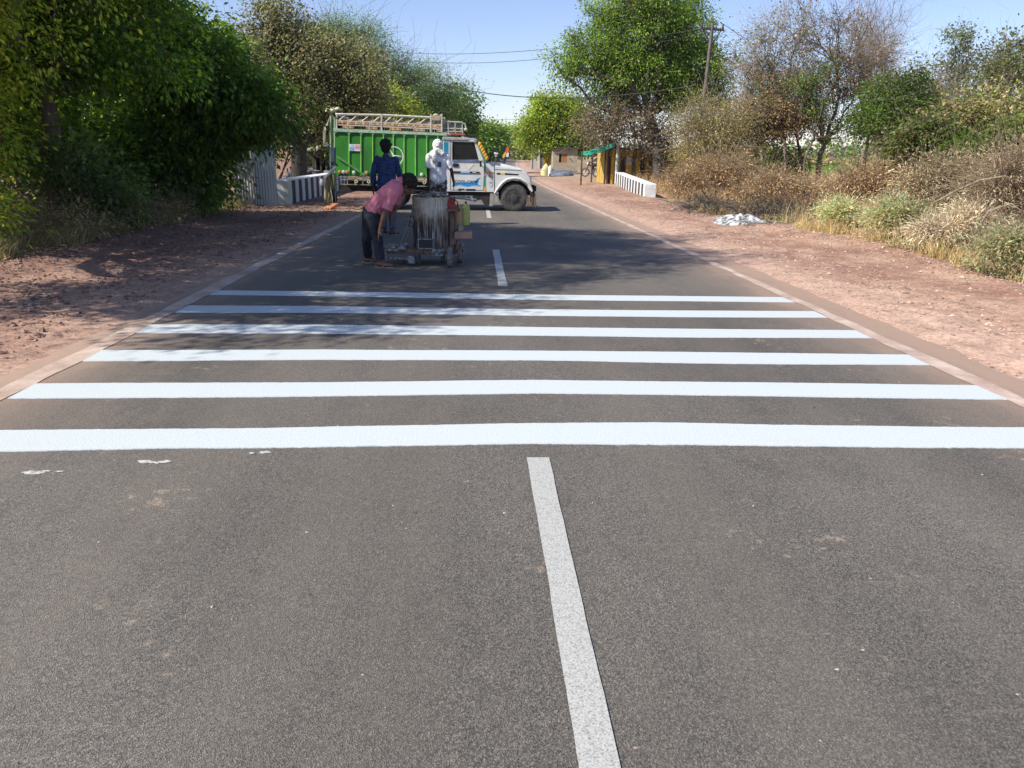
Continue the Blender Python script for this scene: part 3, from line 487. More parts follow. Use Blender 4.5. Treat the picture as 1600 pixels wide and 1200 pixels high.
tree('thin_tree', 'sparse pale green tree at the right picture edge, upper branches fanned', 'tree', tuple(P(1585, 300, 26)[:2]), pb(26, (1585, 90, 48, 40), (1555, 130, 40, 40), (1620, 110, 40, 60), (1530, 155, 40, 26)), 260, 28, (.10, .035), [(.14, .18, .06), (.10, .14, .045), (.20, .2, .1)], .08, .22, BARKP, fork=.5, twl=3, twr=.005)
tree('hedge', 'overgrown mixed green and brown thicket at the right edge', 'hedge', (12.6, 19.0), pb(19, (1470, 210, 50, 34), (1520, 190, 50, 36), (1575, 185, 50, 42), (1620, 210, 50, 50), (1500, 245, 60, 30), (1560, 235, 60, 35)), 460, 62, (.085, .022), [(.15, .20, .04), (.32, .25, .10), (.40, .30, .14), (.10, .17, .03), (.22, .21, .07)], .04, .20, TWIG, twl=2, twr=.005, stems=3, leafm=DRY)
tree('thorn_bush', 'rusty brown dead bush in the middle of the right verge', 'bush', (9.9, 19.5), pb(19.5, (1390, 275, 45, 24), (1340, 285, 40, 20), (1430, 262, 36, 26)), 230, 45, (.075, .010), RUST+[(.15, .11, .06)], .03, .20, TWIG, twl=4, twr=.004, stems=3, leafm=DRY)
tree('thorn_bush', 'large dark tangled dead bush behind the pale straw heap', 'bush', (10.3, 15.3), pb(15.3, (1460, 285, 48, 34), (1520, 275, 42, 30), (1430, 300, 34, 24), (1485, 318, 42, 22)), 330, 45, (.07, .011), [(.40, .31, .19), (.28, .21, .12), (.50, .41, .27), (.20, .21, .08)], .03, .17, TWIG, twl=5, twr=.0035, stems=3, leafm=DRY)
tree('thorn_bush', 'brown brushwood piled at the right picture edge', 'bush', (9.4, 12.1), pb(12.2, (1590, 270, 48, 34), (1545, 310, 36, 34), (1600, 330, 50, 40)), 280, 26, (.06, .009), [(.38, .29, .18), (.27, .20, .12), (.46, .38, .25)], .025, .16, TWIG, twl=7, twr=.004, stems=3, leafm=DRY)
tree('shrub', 'small round grey-green shrub nearest the burnt patch', 'shrub', tuple(P(1312, 352, 15.4)[:2]), pb(15.4, (1310, 326, 20, 8), (1325, 336, 16, 6), (1296, 333, 10, 6)), 60, 60, (.065, .012), SAGE+STRAW[:1], .012, .13, TWIG, stems=2, droop=-.2)
tree('shrub', 'wide grey-green shrub with pale leaves in front of the dead bushes', 'shrub', tuple(P(1410, 362, 13.4)[:2]), pb(13.4, (1396, 327, 22, 9), (1428, 334, 22, 7), (1374, 341, 15, 7)), 90, 60, (.06, .012), SAGE+STRAW[:1], .012, .13, TWIG, stems=2, droop=-.2)
tree('straw_heap', 'domed heap of pale dry straw and creeper in the right verge', 'straw heap', tuple(P(1510, 370, 12.0)[:2]), pb(12.0, (1510, 345, 30, 20), (1480, 358, 30, 12), (1535, 358, 20, 14), (1450, 362, 22, 8)), 170, 60, (.11, .005), [(.62, .54, .37), (.52, .44, .28), (.70, .63, .46)], .01, .11, TWIG, stems=3, twl=4, twr=.003, leafm=DRY, droop=.2)
tree('shrub', 'ragged sage-green shrub at the right picture edge above the gravel', 'shrub', tuple(P(1585, 405, 9.9)[:2]), pb(9.9, (1582, 376, 26, 8), (1548, 384, 22, 7), (1600, 392, 20, 9)), 100, 60, (.055, .010), SAGE+[(.4, .33, .18), (.5, .42, .24)], .01, .13, TWIG, stems=2, twl=3, twr=.003, droop=0)
tree('thorn_bush', 'orange-brown dry bush between the white wall ruin and the burnt patch', 'bush', tuple(P(1115, 305, 25)[:2]), pb(25, (1100, 270, 36, 20), (1140, 265, 34, 22), (1070, 285, 24, 12), (1165, 285, 34, 14)), 230, 36, (.09, .012), RUST+[(.30, .23, .09)], .02, .20, TWIG, twl=5, twr=.005, stems=3, leafm=DRY)
tree('thorn_bush', 'low tan brush spreading in front of the brown trees', 'bush', tuple(P(1240, 305, 24)[:2]), pb(24, (1210, 288, 40, 16), (1270, 295, 44, 14), (1320, 300, 40, 14), (1170, 300, 30, 14)), 260, 36, (.09, .010), RUST+STRAW[:2], .02, .20, TWIG, twl=5, twr=.005, stems=4, leafm=DRY)
for lab, (cx_, cy_), Yc, bl, pal_ in [
    ('green creeper clump draped over the thicket, upper left of it', (1425, 300), 18.2, [(1425, 225, 30, 22), (1455, 205, 26, 18)], NEEM[:1]+OLIVE),
    ('green creeper clump hanging at the right edge of the thicket', (1570, 300), 17.4, [(1575, 215, 26, 22), (1595, 240, 24, 20)], NEEM[:1]+OLIVE[:3]),
    ('dark green bush filling the hollow at the middle of the thicket', (1500, 300), 17.6, [(1505, 235, 30, 16), (1530, 245, 24, 14)], DARK[:3])]:
    tree('creeper', lab, 'creeper', tuple(P(cx_, cy_, Yc)[:2]), pb(Yc, *bl), 90, 70, (.075, .026), pal_, .02, .16, TWIG, stems=2)
for lab, pts in [('long bare pale branch lying across the brushwood at the right edge', [(1490, 300, 12.4), (1530, 282, 12.1), (1570, 275, 11.9), (1612, 290, 11.7)]), ('forked dead branch poking out of the dark tangled bush', [(1455, 320, 13.5), (1490, 300, 13.2), (1530, 296, 13.0), (1560, 310, 12.9)]), ('thin arched dead branch above the straw heap', [(1520, 370, 11.6), (1545, 330, 11.5), (1580, 318, 11.4), (1610, 340, 11.2)])]:
    m_ = MB(); pp = [P(*q_) for q_ in pts]; m_.tube(pp, [.022, .018, .013, .006], 6)
    for k_ in range(7): a_ = Vector(pp[1+k_ % 3]).lerp(Vector(pp[(k_ % 3)]), random.random()); e_ = a_+Vector((random.uniform(-.3, .3), random.uniform(-.2, .2), random.uniform(.05, .35))); m_.tube([a_, (a_+e_)/2+Vector((.03, 0, .02)), e_], [.009, .006, .003], 5)
    tag(m_.build('dead_branch', BARKP, None, smooth=0), lab, 'branch')
tree('bare_tree', 'thin upright bare tree nearest the olive thorn bush', 'tree', tuple(P(1182, 285, 37)[:2]), pb(37, (1178, 150, 26, 40), (1165, 110, 24, 36), (1200, 130, 22, 34)), 170, 7, (.09, .03), BROWN+OLIVE, .08, .26, BARKP, fork=.6, twl=5, twr=.007)
tree('bare_tree', 'crooked brown-leaved tree just right of the soot-topped block', 'tree', tuple(P(1357, 285, 35)[:2]), pb(35, (1365, 150, 34, 36), (1345, 110, 30, 36), (1385, 105, 26, 34)), 190, 9, (.08, .028), BROWN[:4], .09, .25, BARKP, fork=.6, twl=4, twr=.007, leafm=DRY)
tree('bare_tree', 'twiggy half-bare tree rising behind the bushy green tree', 'tree', tuple(P(1440, 285, 36)[:2]), pb(36, (1445, 130, 34, 30), (1470, 160, 30, 28), (1425, 150, 26, 24)), 180, 10, (.10, .03), OLIVE+BROWN[:2], .08, .26, BARKP, fork=.55, twl=5, twr=.007)
tree('brown_leaf_tree', 'mixed rust and green leaved tree in the middle of the right group', 'tree', tuple(P(1250, 285, 35)[:2]), pb(35, (1225, 160, 34, 26), (1260, 185, 34, 24), (1210, 135, 24, 22)), 200, 24, (.09, .03), BROWN+NEEM[:2], .08, .25, fork=.6, twl=3, twr=.007, leafm=DRY)
# dark hedgerow under the brown trees and hazy tree lines
tree('hedge', 'dark shaded hedge under the rust-brown tree', 'hedge', tuple(P(1180, 285, 38)[:2]), pb(38, (1150, 255, 36, 14), (1200, 250, 40, 16), (1230, 262, 26, 12), (1110, 262, 30, 16)), 150, 60, (.15, .05), DARK[:3]+BROWN[3:4], .05, .35, stems=3)
def belt(name, label, pts, h, N, pal, ls, sp):
    pts = np.array(pts, float); seg = rng.integers(0, len(pts)-1, N//40); t_ = rng.random(len(seg))[:, None]; c = pts[seg]*(1-t_)+pts[seg+1]*t_
    hh = h*(.45+.55*rng.random(len(seg)))*(.75+.5*vnoise(c[:, 0]*.06, c[:, 1]*.06, s=3)); i = np.repeat(np.arange(len(seg)), 40); n = len(i)
    z = gz(c[:, 0], c[:, 1])[i]+hh[i]*rng.random(n)**.8; pos = np.stack([c[i, 0]+rng.normal(0, sp, n), c[i, 1]+rng.normal(0, sp, n), z], 1)
    d = rng.standard_normal((n, 3)); d /= np.linalg.norm(d, axis=1)[:, None]; L_ = ls*(.6+.8*rng.random(n)); V, Q, cc = leaves(pos, d, L_, L_*.4, pick(pal, n, None, (.75+.5*rng.random(len(seg)))[i]))
    return tag(npmesh(name, V, Q, LEAF, cc), label, 'trees', None, 'stuff')
belt('far_wood', 'hazy line of distant trees along the horizon', [(-420, 330), (-200, 390), (-60, 430), (70, 420), (150, 350), (260, 330), (420, 280)], 9, 26000, DARK+OLIVE, 1.6, 5)
belt('far_wood', 'roadside trees massed behind the truck on the left', [(-45, 52), (-30, 66), (-22, 78), (-17, 90), (-12, 115), (-6, 150), (0, 200), (10, 260)], 10, 40000, DARK+OLIVE+NEEM, .5, 2.2)
belt('far_wood', 'low far scrub seen between the trunks on the right', [(30, 95), (50, 110), (75, 100), (110, 120)], 3.5, 14000, OLIVE+DARK+RUST, .5, 2.5)
# --- uncountable grass
def grass(label, N, fx, h0, h1, w, pal, m=DRY, lean=.5, name='dry_grass'):
    X, Y = fx(N); n = len(X); z = gz(X, Y)-.01; h = h0+(h1-h0)*rng.random(n)**1.5; a = rng.random(n)*6.283; l = lean*rng.standard_normal((n, 2))*h[:, None]
    b = np.stack([X, Y, z], 1); s = np.stack([np.cos(a)*w, np.sin(a)*w, a*0], 1); tip = b+np.stack([l[:, 0], l[:, 1], h], 1); mid = b+np.stack([l[:, 0]*.35, l[:, 1]*.35, h*.6], 1)
    V = np.stack([b-s, b+s, mid+s*.7, tip, mid-s*.7], 1).reshape(-1, 3); k = np.arange(n)*5
    Q = np.concatenate([np.stack([k, k+1, k+2, k+4], 1), np.stack([k+4, k+2, k+3, k+3], 1)])
    me_c = np.repeat(pick(pal, n), 5, 0); Q2 = np.concatenate([np.stack([k, k+1, k+2], 1), np.stack([k, k+2, k+4], 1), np.stack([k+4, k+2, k+3], 1)])
    return tag(npmesh(name, V, Q2, m, me_c), label, 'grass', None, 'stuff')
def clumped(xf, yf, N, thr, sc, sd):
    X, Y = xf(N), yf(N); k = fbm(X*sc, Y*sc, o=2, s=sd) > thr; return X[k], Y[k]
def gR1(N):
    Y = 7+rng.random(N)**1.3*17; e = 6.75-.5*sstep(11, 18, Y); X = e+.25*rng.random(N)+rng.random(N)**1.2*6.5; k = (fbm(X*1.3, Y*1.3, o=4, s=11) > -.15+.25*(X-e < .8)) & ((X-7.3)**2/2.2+(Y-18.6)**2/9 > 1) & (((X-8.2)/1.3)**2+((Y-15.6)/1.6)**2 > 1); return X[k], Y[k]
grass('golden dry grass over the right verge', 120000, gR1, .05, .34, .0045, [(.56, .42, .2), (.48, .34, .14), (.62, .5, .28), (.38, .27, .12), (.26, .28, .09)])
grass('taller wisps of pale grass along the right verge', 14000, lambda N: clumped(lambda n: 6.7+rng.random(n)*5.5, lambda n: 7+rng.random(n)*17, N, .25, 1.6, 77), .25, .60, .004, STRAW, lean=.35)
def scrub(N):
    Y = 7.5+rng.random(N)*14; X = 6.7-.45*sstep(11, 18, Y)+rng.random(N)**1.3*6; k = fbm(X*.9, Y*.9, o=3, s=19) > .12; return X[k], Y[k]
X_, Y_ = scrub(60000); n_ = len(X_); d_ = rng.standard_normal((n_, 3)); d_[:, 2] = np.abs(d_[:, 2])*.6; d_ /= np.linalg.norm(d_, axis=1)[:, None]; L_ = .02+.035*rng.random(n_)
V, Q, c = leaves(np.stack([X_, Y_, gz(X_, Y_)+.12*rng.random(n_)], 1), d_, L_, L_*.3, pick(SAGE+OLIVE[:2]+RUST[:2], n_)); tag(npmesh('low_scrub', V, Q, DRY, c), 'low grey-green ground plants creeping through the right verge', 'ground cover', None, 'stuff')
def gR2(N): Y = 20+rng.random(N)*45; X = 6.9+(Y-20)*.07+rng.random(N)**1.2*22; k = fbm(X*.5, Y*.5, o=3, s=12) > -.2; return X[k], Y[k]
grass('rusty dry grass reaching back to the trees on the right', 70000, gR2, .2, .75, .010, RUST+STRAW[:2])
def gL(N): Y = 8+rng.random(N)*14; X = -6.35-rng.random(N)**1.5*2.5; k = fbm(X*1.2, Y*1.2, o=3, s=14) > -.1; return X[k], Y[k]
grass('dry straw grass along the foot of the left thicket', 26000, gL, .06, .42, .005, STRAW+OLIVE)
def gF(N): Y = 58+rng.random(N)*60; X = 24+rng.random(N)*45; return X, Y
grass('bright green crop field glimpsed behind the trunks', 26000, gF, .3, .7, .05, [(.10, .22, .03), (.14, .28, .05)], LEAF, name='crop')
def litter(N): Y = 8+rng.random(N)*16; X = np.where(rng.random(N) < .5, -6.2-rng.random(N)*2.5, 6.8+rng.random(N)*4.5); return X, Y
X_, Y_ = litter(16000); d_ = rng.standard_normal((16000, 3)); d_[:, 2] *= .2; d_ /= np.linalg.norm(d_, axis=1)[:, None]; L_ = .03+.06*rng.random(16000)
V, Q, c = leaves(np.stack([X_, Y_, gz(X_, Y_)+.015+.02*rng.random(16000)], 1), d_, L_, L_*.25, pick(RUST+STRAW, 16000), 2.0)
tag(npmesh('leaf_litter', V, Q, DRY, c), 'fallen dry leaves scattered under the roadside bushes', 'litter', None, 'stuff')
# ------------------------------------------------------------------ truck (side plane at Y=TY, nose towards +X)
TY = 22.0; TB = 23.85
GREEN = mat('truck_green', (.045, .25, .030), (.022, .12, .018), .45, scale=1.6, lo=.3, hi=.6, stretch=(1, 1, .5)); GRIB = mat('rib_green', (.34, .75, .14), (.2, .52, .08), .45, scale=8)
PALEG = mat('faded_green_paint', (.42, .55, .42), (.22, .36, .24), .6, scale=14); RAIL = mat('dusty_rail', (.64, .60, .52), (.40, .37, .31), .65, scale=12)
RAILD = mat('greasy_frame', (.30, .30, .24), (.12, .12, .10), .7, scale=10); BEAD = mat('orange_beads', (.55, .22, .08), (.35, .14, .06), .6, scale=9); BEADT = mat('tan_beads', (.60, .45, .25), (.42, .28, .15), .6, scale=9)
CABW = mat('cab_white', (.64, .655, .64), (.52, .52, .49), .32, scale=2.2, coat=.3); BLK = mat('black_plastic', (.02, .02, .02), (.012, .012, .012), .5); UNDER = mat('underbody', (.035, .03, .028), (.012, .011, .010), .85, scale=6)
RUB = mat('tyre_rubber', (.10, .092, .085), (.04, .037, .035), .85, scale=7, bump=.3); RIMM = mat('dusty_rim', (.07, .065, .06), (.03, .03, .03), .6, scale=12)
TEAL = mat('teal_sticker', (.01, .25, .36), (.008, .20, .30), .35); REDG = mat('dull_red', (.25, .07, .07), (.14, .05, .06), .5); GRN = mat('green_tape', (.01, .28, .14), (.008, .22, .11), .45)
ORG = mat('orange_tape', (.75, .36, .03), (.6, .28, .03), .5); YEL = mat('yellow_mark', (.70, .52, .03), (.5, .36, .02), .5); BLU = mat('splash_blue', (.02, .28, .66), (.015, .20, .52), .35); BLUL = mat('splash_pale_blue', (.30, .55, .78), (.22, .45, .7), .35)
NAVY = mat('navy_ink', (.015, .03, .10), (.01, .02, .07), .5); PINK = mat('pink_sticker', (.70, .12, .25), (.6, .1, .2), .5); WHT = mat('white_enamel', (.74, .74, .72), (.6, .6, .58), .4, scale=5)
INT = mat('cab_interior', (.06, .055, .05), (.025, .022, .02), .8)
gm = bpy.data.materials.new('window_glass'); gm.use_nodes = True; t = gm.node_tree; bb = t.nodes['Principled BSDF']; bb.inputs['Base Color'].default_value = (.02, .022, .022, 1); bb.inputs['Roughness'].default_value = .04; bb.inputs['Alpha'].default_value = .8; bb.inputs['Specular IOR Level'].default_value = .12
GLASS = gm
def px(p, Y=TY): return [XZ(a, b, Y) for a, b in p]
tx0, _ = XZ(690, 300, TY)
truck = thing('truck', 'green and white goods truck parked across the road behind the workers', 'truck', (tx0, (TY+TB)/2, 0))
# running gear
def wheel(cx, cy, r=.385, w=.22, side=-1):
    q = MB(); rr = r; prof = [(rr*.60, -w/2), (rr*.86, -w/2), (rr*.96, -w*.42), (rr, -w*.28), (rr, w*.28), (rr*.96, w*.42), (rr*.86, w/2), (rr*.60, w/2)]
    q.lathe(prof, (cx, cy, rr), 'Y', 36, True)
    for k in range(30):
        a = k*6.283/30; c = Vector((cx+math.cos(a)*rr*1.002, cy, rr+math.sin(a)*rr*1.002)); q.box(c, (.018, w*.62, .03), Matrix.Rotation(-a, 3, 'Y'))
    wl = MB(); yo = cy+side*w*.36
    wl.lathe([(rr*.62, side*w*.1), (rr*.56, side*w*.02), (rr*.30, side*-.03), (rr*.26, side*.05), (.03, side*.06)], (cx, yo, rr), 'Y', 24)
    for k in range(6): a = k*6.283/6+.3; wl.lathe([(.016, 0), (.016, side*.03)], (cx+math.cos(a)*rr*.38, yo+side*.01, rr+math.sin(a)*rr*.38), 'Y', 6)
    o = q.build('wheel', RUB, truck, smooth=35); wl.build('rim', RIMM, o, smooth=35); return o
fwx = XZ(803, 310, TY)[0]; rwx = XZ(612, 310, TY)[0]
for cx in (fwx, rwx):
    wheel(cx, TY+.12); wheel(cx, TB-.12, side=1)
m = MB(); z0 = .62
m.box(((rwx+fwx)/2, TY+.55, z0), (4.7, .09, .15)); m.box(((rwx+fwx)/2, TB-.55, z0), (4.7, .09, .15))
for cx in (rwx, fwx): m.tube([(cx, TY+.2, .385), (cx, TB-.2, .385)], .06); m.ball((cx, (TY+TB)/2, .385), .15)
m.tube([(rwx, 22.9, .42), (fwx-.6, 22.9, .55)], .04); x0, zt = XZ(560, 287, TY); m.box(((rwx+x0)/2+.1, TY+.9, .72), (1.9, 1.3, .10))
m.prism(px([(742, 300), (772, 301), (766, 322), (757, 321), (752, 312), (743, 314), (738, 308)]), TY+.05, TY+.5)
m.prism(px([(700, 300), (745, 300), (738, 306), (700, 306)]), TY+.08, TY+.6); m.prism(px([(640, 286), (702, 290), (702, 301), (640, 297)]), TY+.3, TY+1.5)
m.prism(px([(528, 288), (602, 288), (600, 300), (528, 299)]), TY+.35, TY+1.5)
m.build('chassis', UNDER, truck)
# cargo box
m = MB(); A = px([(522.5, 205), (697, 211), (697, 277), (524, 273.5)]); m.prism(A, TY+.015, TY+.06)
far = [(x, z) for x, z in A]; m.prism(far, TB-.05, TB)
xa, xb = A[0][0], A[1][0]; za, zb = A[3][1], A[2][1]
m.box(((xa+xb)/2, (TY+TB)/2, (za+zb)/2+.02), (xb-xa-.02, TB-TY-.12, .06)); m.box((xa+.03, (TY+TB)/2, (A[0][1]+za)/2), (.05, TB-TY-.11, A[0][1]-za-.02)); m.box((xb-.03, (TY+TB)/2, (A[1][1]+zb)/2), (.05, TB-TY-.11, A[1][1]-zb-.02))
box = m.build('cargo_box', GREEN, truck)
rx = [545.3, 563.9, 582.3, 599, 614.5, 631.4, 649, 666.7, 684]
m = MB()
def top(p): return 205+(p-522.5)*6/174.5
def bot(p): return 273.5+(p-524)*3.5/173
for p in rx: m.prism(px([(p-.6, top(p)), (p+.6, top(p)), (p+.6, bot(p)), (p-.6, bot(p))]), TY-.012, TY+.012)
m.build('rib', GRIB, box)
m = MB()
edge = [522.5]+rx+[697]
for a, c in zip(edge[:-1], edge[1:]):    # scalloped valance between ribs
    poly = [(a, top(a)-.5)]+[(a+(c-a)*k/10, top(a)+5.4-5.0*math.sin(math.pi*k/10)**.6) for k in range(11)]+[(c, top(c)-.5)]
    for k in range(10): m.prism(px([(a+(c-a)*k/10, top(a)-.6), (a+(c-a)*(k+1)/10, top(a)-.6), poly[k+2], poly[k+1]]), TY-.018, TY+.013)
m.build('scalloped_valance', mat('valance_green', (.20, .50, .18), (.12, .36, .10), .5), box)
m = MB(); m.prism(px([(521, 200.5), (698, 208), (698, 212), (521, 205.5)]), TY-.03, TY+.07); m.build('top_beam', PALEG, truck)
# embossed emblem: ring with three points
m = MB(); c = P(615.5, 244, TY); rr = 14.2/F*TY; n = 40
V = []; 
for k in range(n):
    a = k*6.283/n
    for r_ in (rr, rr*.90): V.append((c[0]+math.cos(a)*r_, TY-.014, c[2]+math.sin(a)*r_))
m.add(V, [(2*k, 2*k+1, (2*k+3) % (2*n), (2*k+2) % (2*n)) for k in range(n)])
for k in range(3):
    a = k*2.0944; m.add([(c[0]+math.cos(a+1.047)*rr*.12, TY-.016, c[2]+math.sin(a+1.047)*rr*.12), (c[0], TY-.03, c[2]), (c[0]+math.cos(a-1.047)*rr*.12, TY-.016, c[2]+math.sin(a-1.047)*rr*.12), (c[0]+math.cos(a)*rr*.92, TY-.016, c[2]+math.sin(a)*rr*.92)], [(0, 1, 3), (1, 2, 3)])
m.build('star_emblem', WHT, box)
m = MB(); m.prism(px([(545.8, 225), (563.2, 225.6), (563.2, 236.2), (545.8, 235.6)]), TY-.016, TY-.013); st = m.build('sticker', WHT, box)
m = MB(); m.prism(px([(546.3, 229.5), (553.5, 229.8), (553.5, 235), (546.3, 234.8)]), TY-.019, TY-.016); m.prism(px([(548, 227), (553, 227.2), (553, 228.2), (548, 228)]), TY-.019, TY-.016); m.build('print', mat('sticker_blue', (.16, .45, .70), (.10, .35, .6), .5), st)
m = MB()
for y0 in (227, 229.3, 231.6): m.prism(px([(554.5, y0), (562.8, y0+.3), (562.8, y0+1.5), (554.5, y0+1.2)]), TY-.019, TY-.016)
m.build('print', PINK, st)
m = MB(); m.bar((*XZ(526, 244, TY)[:1], TY-.03, XZ(526, 244, TY)[1]), (XZ(570, 273.5, TY)[0], TY-.03, XZ(570, 273.5, TY)[1]), .03, .05); m.build('diagonal_brace', mat('brace_green', (.12, .34, .12), (.07, .2, .07), .5), box)
# lower frame rails with hooks, reflectors
m = MB()
for y in (275.5, 279.5, 287): m.prism(px([(525, y), (697, y+4), (697, y+5.4), (525, y+1.4)]), TY-.02, TY+.03)
for p in range(530, 697, 12): m.prism(px([(p, 275.5), (p+1.6, 275.5), (p+1.6, 289), (p, 289)]), TY-.01, TY+.02)
m.prism(px([(566, 274), (573, 274), (573, 281), (569.5, 283), (566, 281)]), TY-.03, TY-.02)
fr = m.build('lower_frame', RAILD, truck)
for p, y in ((556.5, 283.5), (576, 283.7), (663, 285), (690, 286)):
    m = MB(); q = P(p, y, TY-.03); m.lathe([(.022, -.02), (.048, -.02), (.048, .02), (.022, .02)], tuple(q), 'Y', 14, True); m.build('tie_ring', mat('old_ivory_paint', (.55, .52, .34), (.35, .32, .2), .6), fr)
for p, y, mm in ((530.5, 268.6, 'o'), (536.8, 268.8, 'w'), (542.3, 269, 'o'), (553.3, 269.6, 'w'), (572.8, 270, 'o'), (659, 273, 'w')):
    m = MB(); q = P(p, y, TY-.02); m.lathe([(.048, .02), (.05, -.01), (.034, -.03), (.012, -.034)], tuple(q), 'Y', 16)
    m.build('reflector', mat('orange_reflector', (.55, .25, .17), (.4, .15, .1), .35) if mm == 'o' else mat('white_reflector', (.6, .6, .55), (.35, .38, .33), .35), fr)
# upper grille
m = MB()
def rail(pts, r, Y=TY): m.tube([(XZ(a, b, Y)[0], Y, XZ(a, b, Y)[1]) for a, b in pts], r, 6)
for Y in (TY+.01, TB-.03):
    rail([(524, 178.5), (600, 180), (690, 184.5)], .030, Y)
    for y in (187.5, 194): m.prism(px([(525, y), (689, y+7), (689, y+8.8), (525, y+1.6)]), Y-.02, Y+.02)
    for p in (525, 595, 672, 689): m.prism(px([(p, 178), (p+2.2, 178), (p+2.2, 207), (p, 207)]), Y-.03, Y+.03)
    for k in range(9): a = 530+k*18; rail([(a, 188+k*.7), (a+10, 180+k*.7)], .018, Y)
for p in (526, 595, 688): a = XZ(p, 180, TY); m.tube([(a[0], TY, a[1]), (a[0], TB, a[1])], .022, 6)
gr = m.build('upper_rail', RAIL, truck)
for mm, ph in ((BEAD, 0), (BEADT, 1)):
    m = MB()
    for row, (y, st_) in enumerate(((190.8, 5.6), (198, 3.7))):
        k = 0; p = 529
        while p < 687:
            if (k % 2) == ph or row == 1 and (k*7 % 5 < 2) == (ph == 1): q = P(p, y+(p-529)*.043, TY+.01); m.box(q, (st_*.72/F*TY, .05, .055), Matrix.Rotation(.35 if row == 0 else 0, 3, 'Y'))
            k += 1; p += st_
    m.build('bead_trim', mm, gr)
m = MB(); m.prism(px([(525, 184.5), (689, 191), (689, 194.5), (525, 188)]), TY+.03, TY+.045); m.prism(px([(525, 195), (689, 202.5), (689, 204), (525, 197)]), TY+.03, TY+.045); m.build('slat_panel', mat('brown_slats', (.40, .33, .28), (.20, .16, .13), .8, scale=20), gr)  # mottled brown slats behind the bead rows
m = MB(); m.prism(px([(674, 180), (688, 181), (688, 188), (674, 188)]), TY-.02, TY+.15); m.ball(P(681, 181, TY+.06), (.09, .07, .06)); m.build('tarp_bundle', mat('tan_cloth', (.45, .38, .27), (.3, .25, .17), .9, scale=20), truck)
# rack above the cab
m = MB()
for Y in (TY+.05, TB-.08):
    rail([(690, 189.5), (715, 191), (722, 191.5), (727, 194), (728, 202)], .022, Y)
    for y in (200.5, 205.2, 209.5): rail([(690, y), (724, y+1)], .016, Y)
    for p in (690, 700, 711, 722): rail([(p, 190), (p+1, 210)], .016, Y)
for y in (190.5, 200.5, 209.5):
    for p in (692, 701, 711, 722): a = XZ(p, y, TY); m.tube([(a[0], TY+.05, a[1]), (a[0], TB-.08, a[1])], .014, 5)
m.ball(P(728, 202.5, TY+.05), .05); rk = m.build('roof_rack', mat('rack_grey', (.46, .46, .40), (.26, .27, .24), .6, scale=14), truck)
m = MB(); m.prism(px([(690, 193), (722, 194), (722, 207), (690, 206)]), TY+.09, TY+.11); m.build('mesh_panel', mat('rack_mesh', (.33, .33, .28), (.18, .18, .15), .8, scale=40), rk)
m = MB(); m.prism(px([(690, 206.5), (703, 207.5), (700, 212.5), (690, 212)]), TY+.0, TY+.02); m.build('painted_board', mat('pinkish_board', (.52, .42, .40), (.40, .28, .28), .6, scale=30), rk)
m = MB(); m.prism(px([(704, 207.7), (726, 208.6), (727, 211), (704, 210)]), TY+.0, TY+.03); m.build('red_board', mat('brick_red_paint', (.50, .11, .06), (.36, .08, .05), .6, scale=20), rk)
# cab
m = MB()
side = px([(692, 218), (694, 214.5), (744, 217.5), (746, 220), (758, 250), (759, 254), (772, 256), (772, 300), (692, 299)])
win = px([(706.5, 221.5), (741, 222.5), (748, 249.5), (707, 249.5)])
# side skin built round the window opening
s1 = px([(692, 218), (706.5, 218), (706.5, 299), (692, 299)]); s2 = px([(706.5, 216), (744, 217.5), (741, 222.5), (706.5, 221.5)]); s3 = px([(744, 217.5), (746, 220), (758, 250), (758, 254), (748, 254), (748, 249.5), (741, 222.5)]); s4 = px([(706.5, 249.5), (748, 249.5), (748, 254), (748, 299.6), (706.5, 299)]); s5 = px([(748, 254), (772, 256), (772, 300), (748, 299.6)])
for sd in (TY, TB-.05):
    for s_ in (s1, s2, s3, s4, s5): m.prism(s_, sd, sd+.05)
zr = XZ(720, 215.5, TY)[1]; xr0 = XZ(692, 216, TY)[0]; xr1 = XZ(744, 217.5, TY)[0]; xw = XZ(758, 252, TY)[0]; zw = XZ(758, 252, TY)[1]; zb_ = XZ(700, 299, TY)[1]
m.box((xr0+.02, (TY+TB)/2, (zr+zb_)/2), (.05, TB-TY-.1, zr-zb_-.06)); m.box(((xr0+xw)/2+.2, (TY+TB)/2, zb_+.04), (xw-xr0+.3, TB-TY-.1, .06))
m.prism([(xw, zw), (xw+.04, zw), (xw+.04, zb_), (xw, zb_)], TY+.05, TB-.05)
cab = m.build('cab', CABW, truck)
m = MB(); m.prism(px([(691, 219), (692, 213.5), (742, 216), (746, 218), (746, 220), (706, 219.5)]), TY-.03, TB+.03); m.build('roof', mat('roof_grey', (.42, .42, .41), (.28, .27, .27), .5, scale=10), cab, bevel=.02)
m = MB(); q0 = XZ(746, 220, TY); q1 = XZ(758, 250, TY); m.add([(q0[0], TY+.08, q0[1]), (q0[0], TB-.08, q0[1]), (q1[0], TB-.08, q1[1]), (q1[0], TY+.08, q1[1])], [(0, 1, 2, 3)]); m.build('windscreen', GLASS, cab)
m = MB(); m.prism(win, TY+.02, TY+.026); wn = m.build('window', GLASS, cab)
m = MB(); m.prism(win, TB-.035, TB-.03); m.build('window', GLASS, cab)
m = MB(); m.prism(px([(715, 224), (738, 224.5), (737, 227.5), (716, 227)]), TY+.3, TY+.32); m.build('sun_visor', REDG, cab)
m = MB(); c = XZ(715, 262, TY)
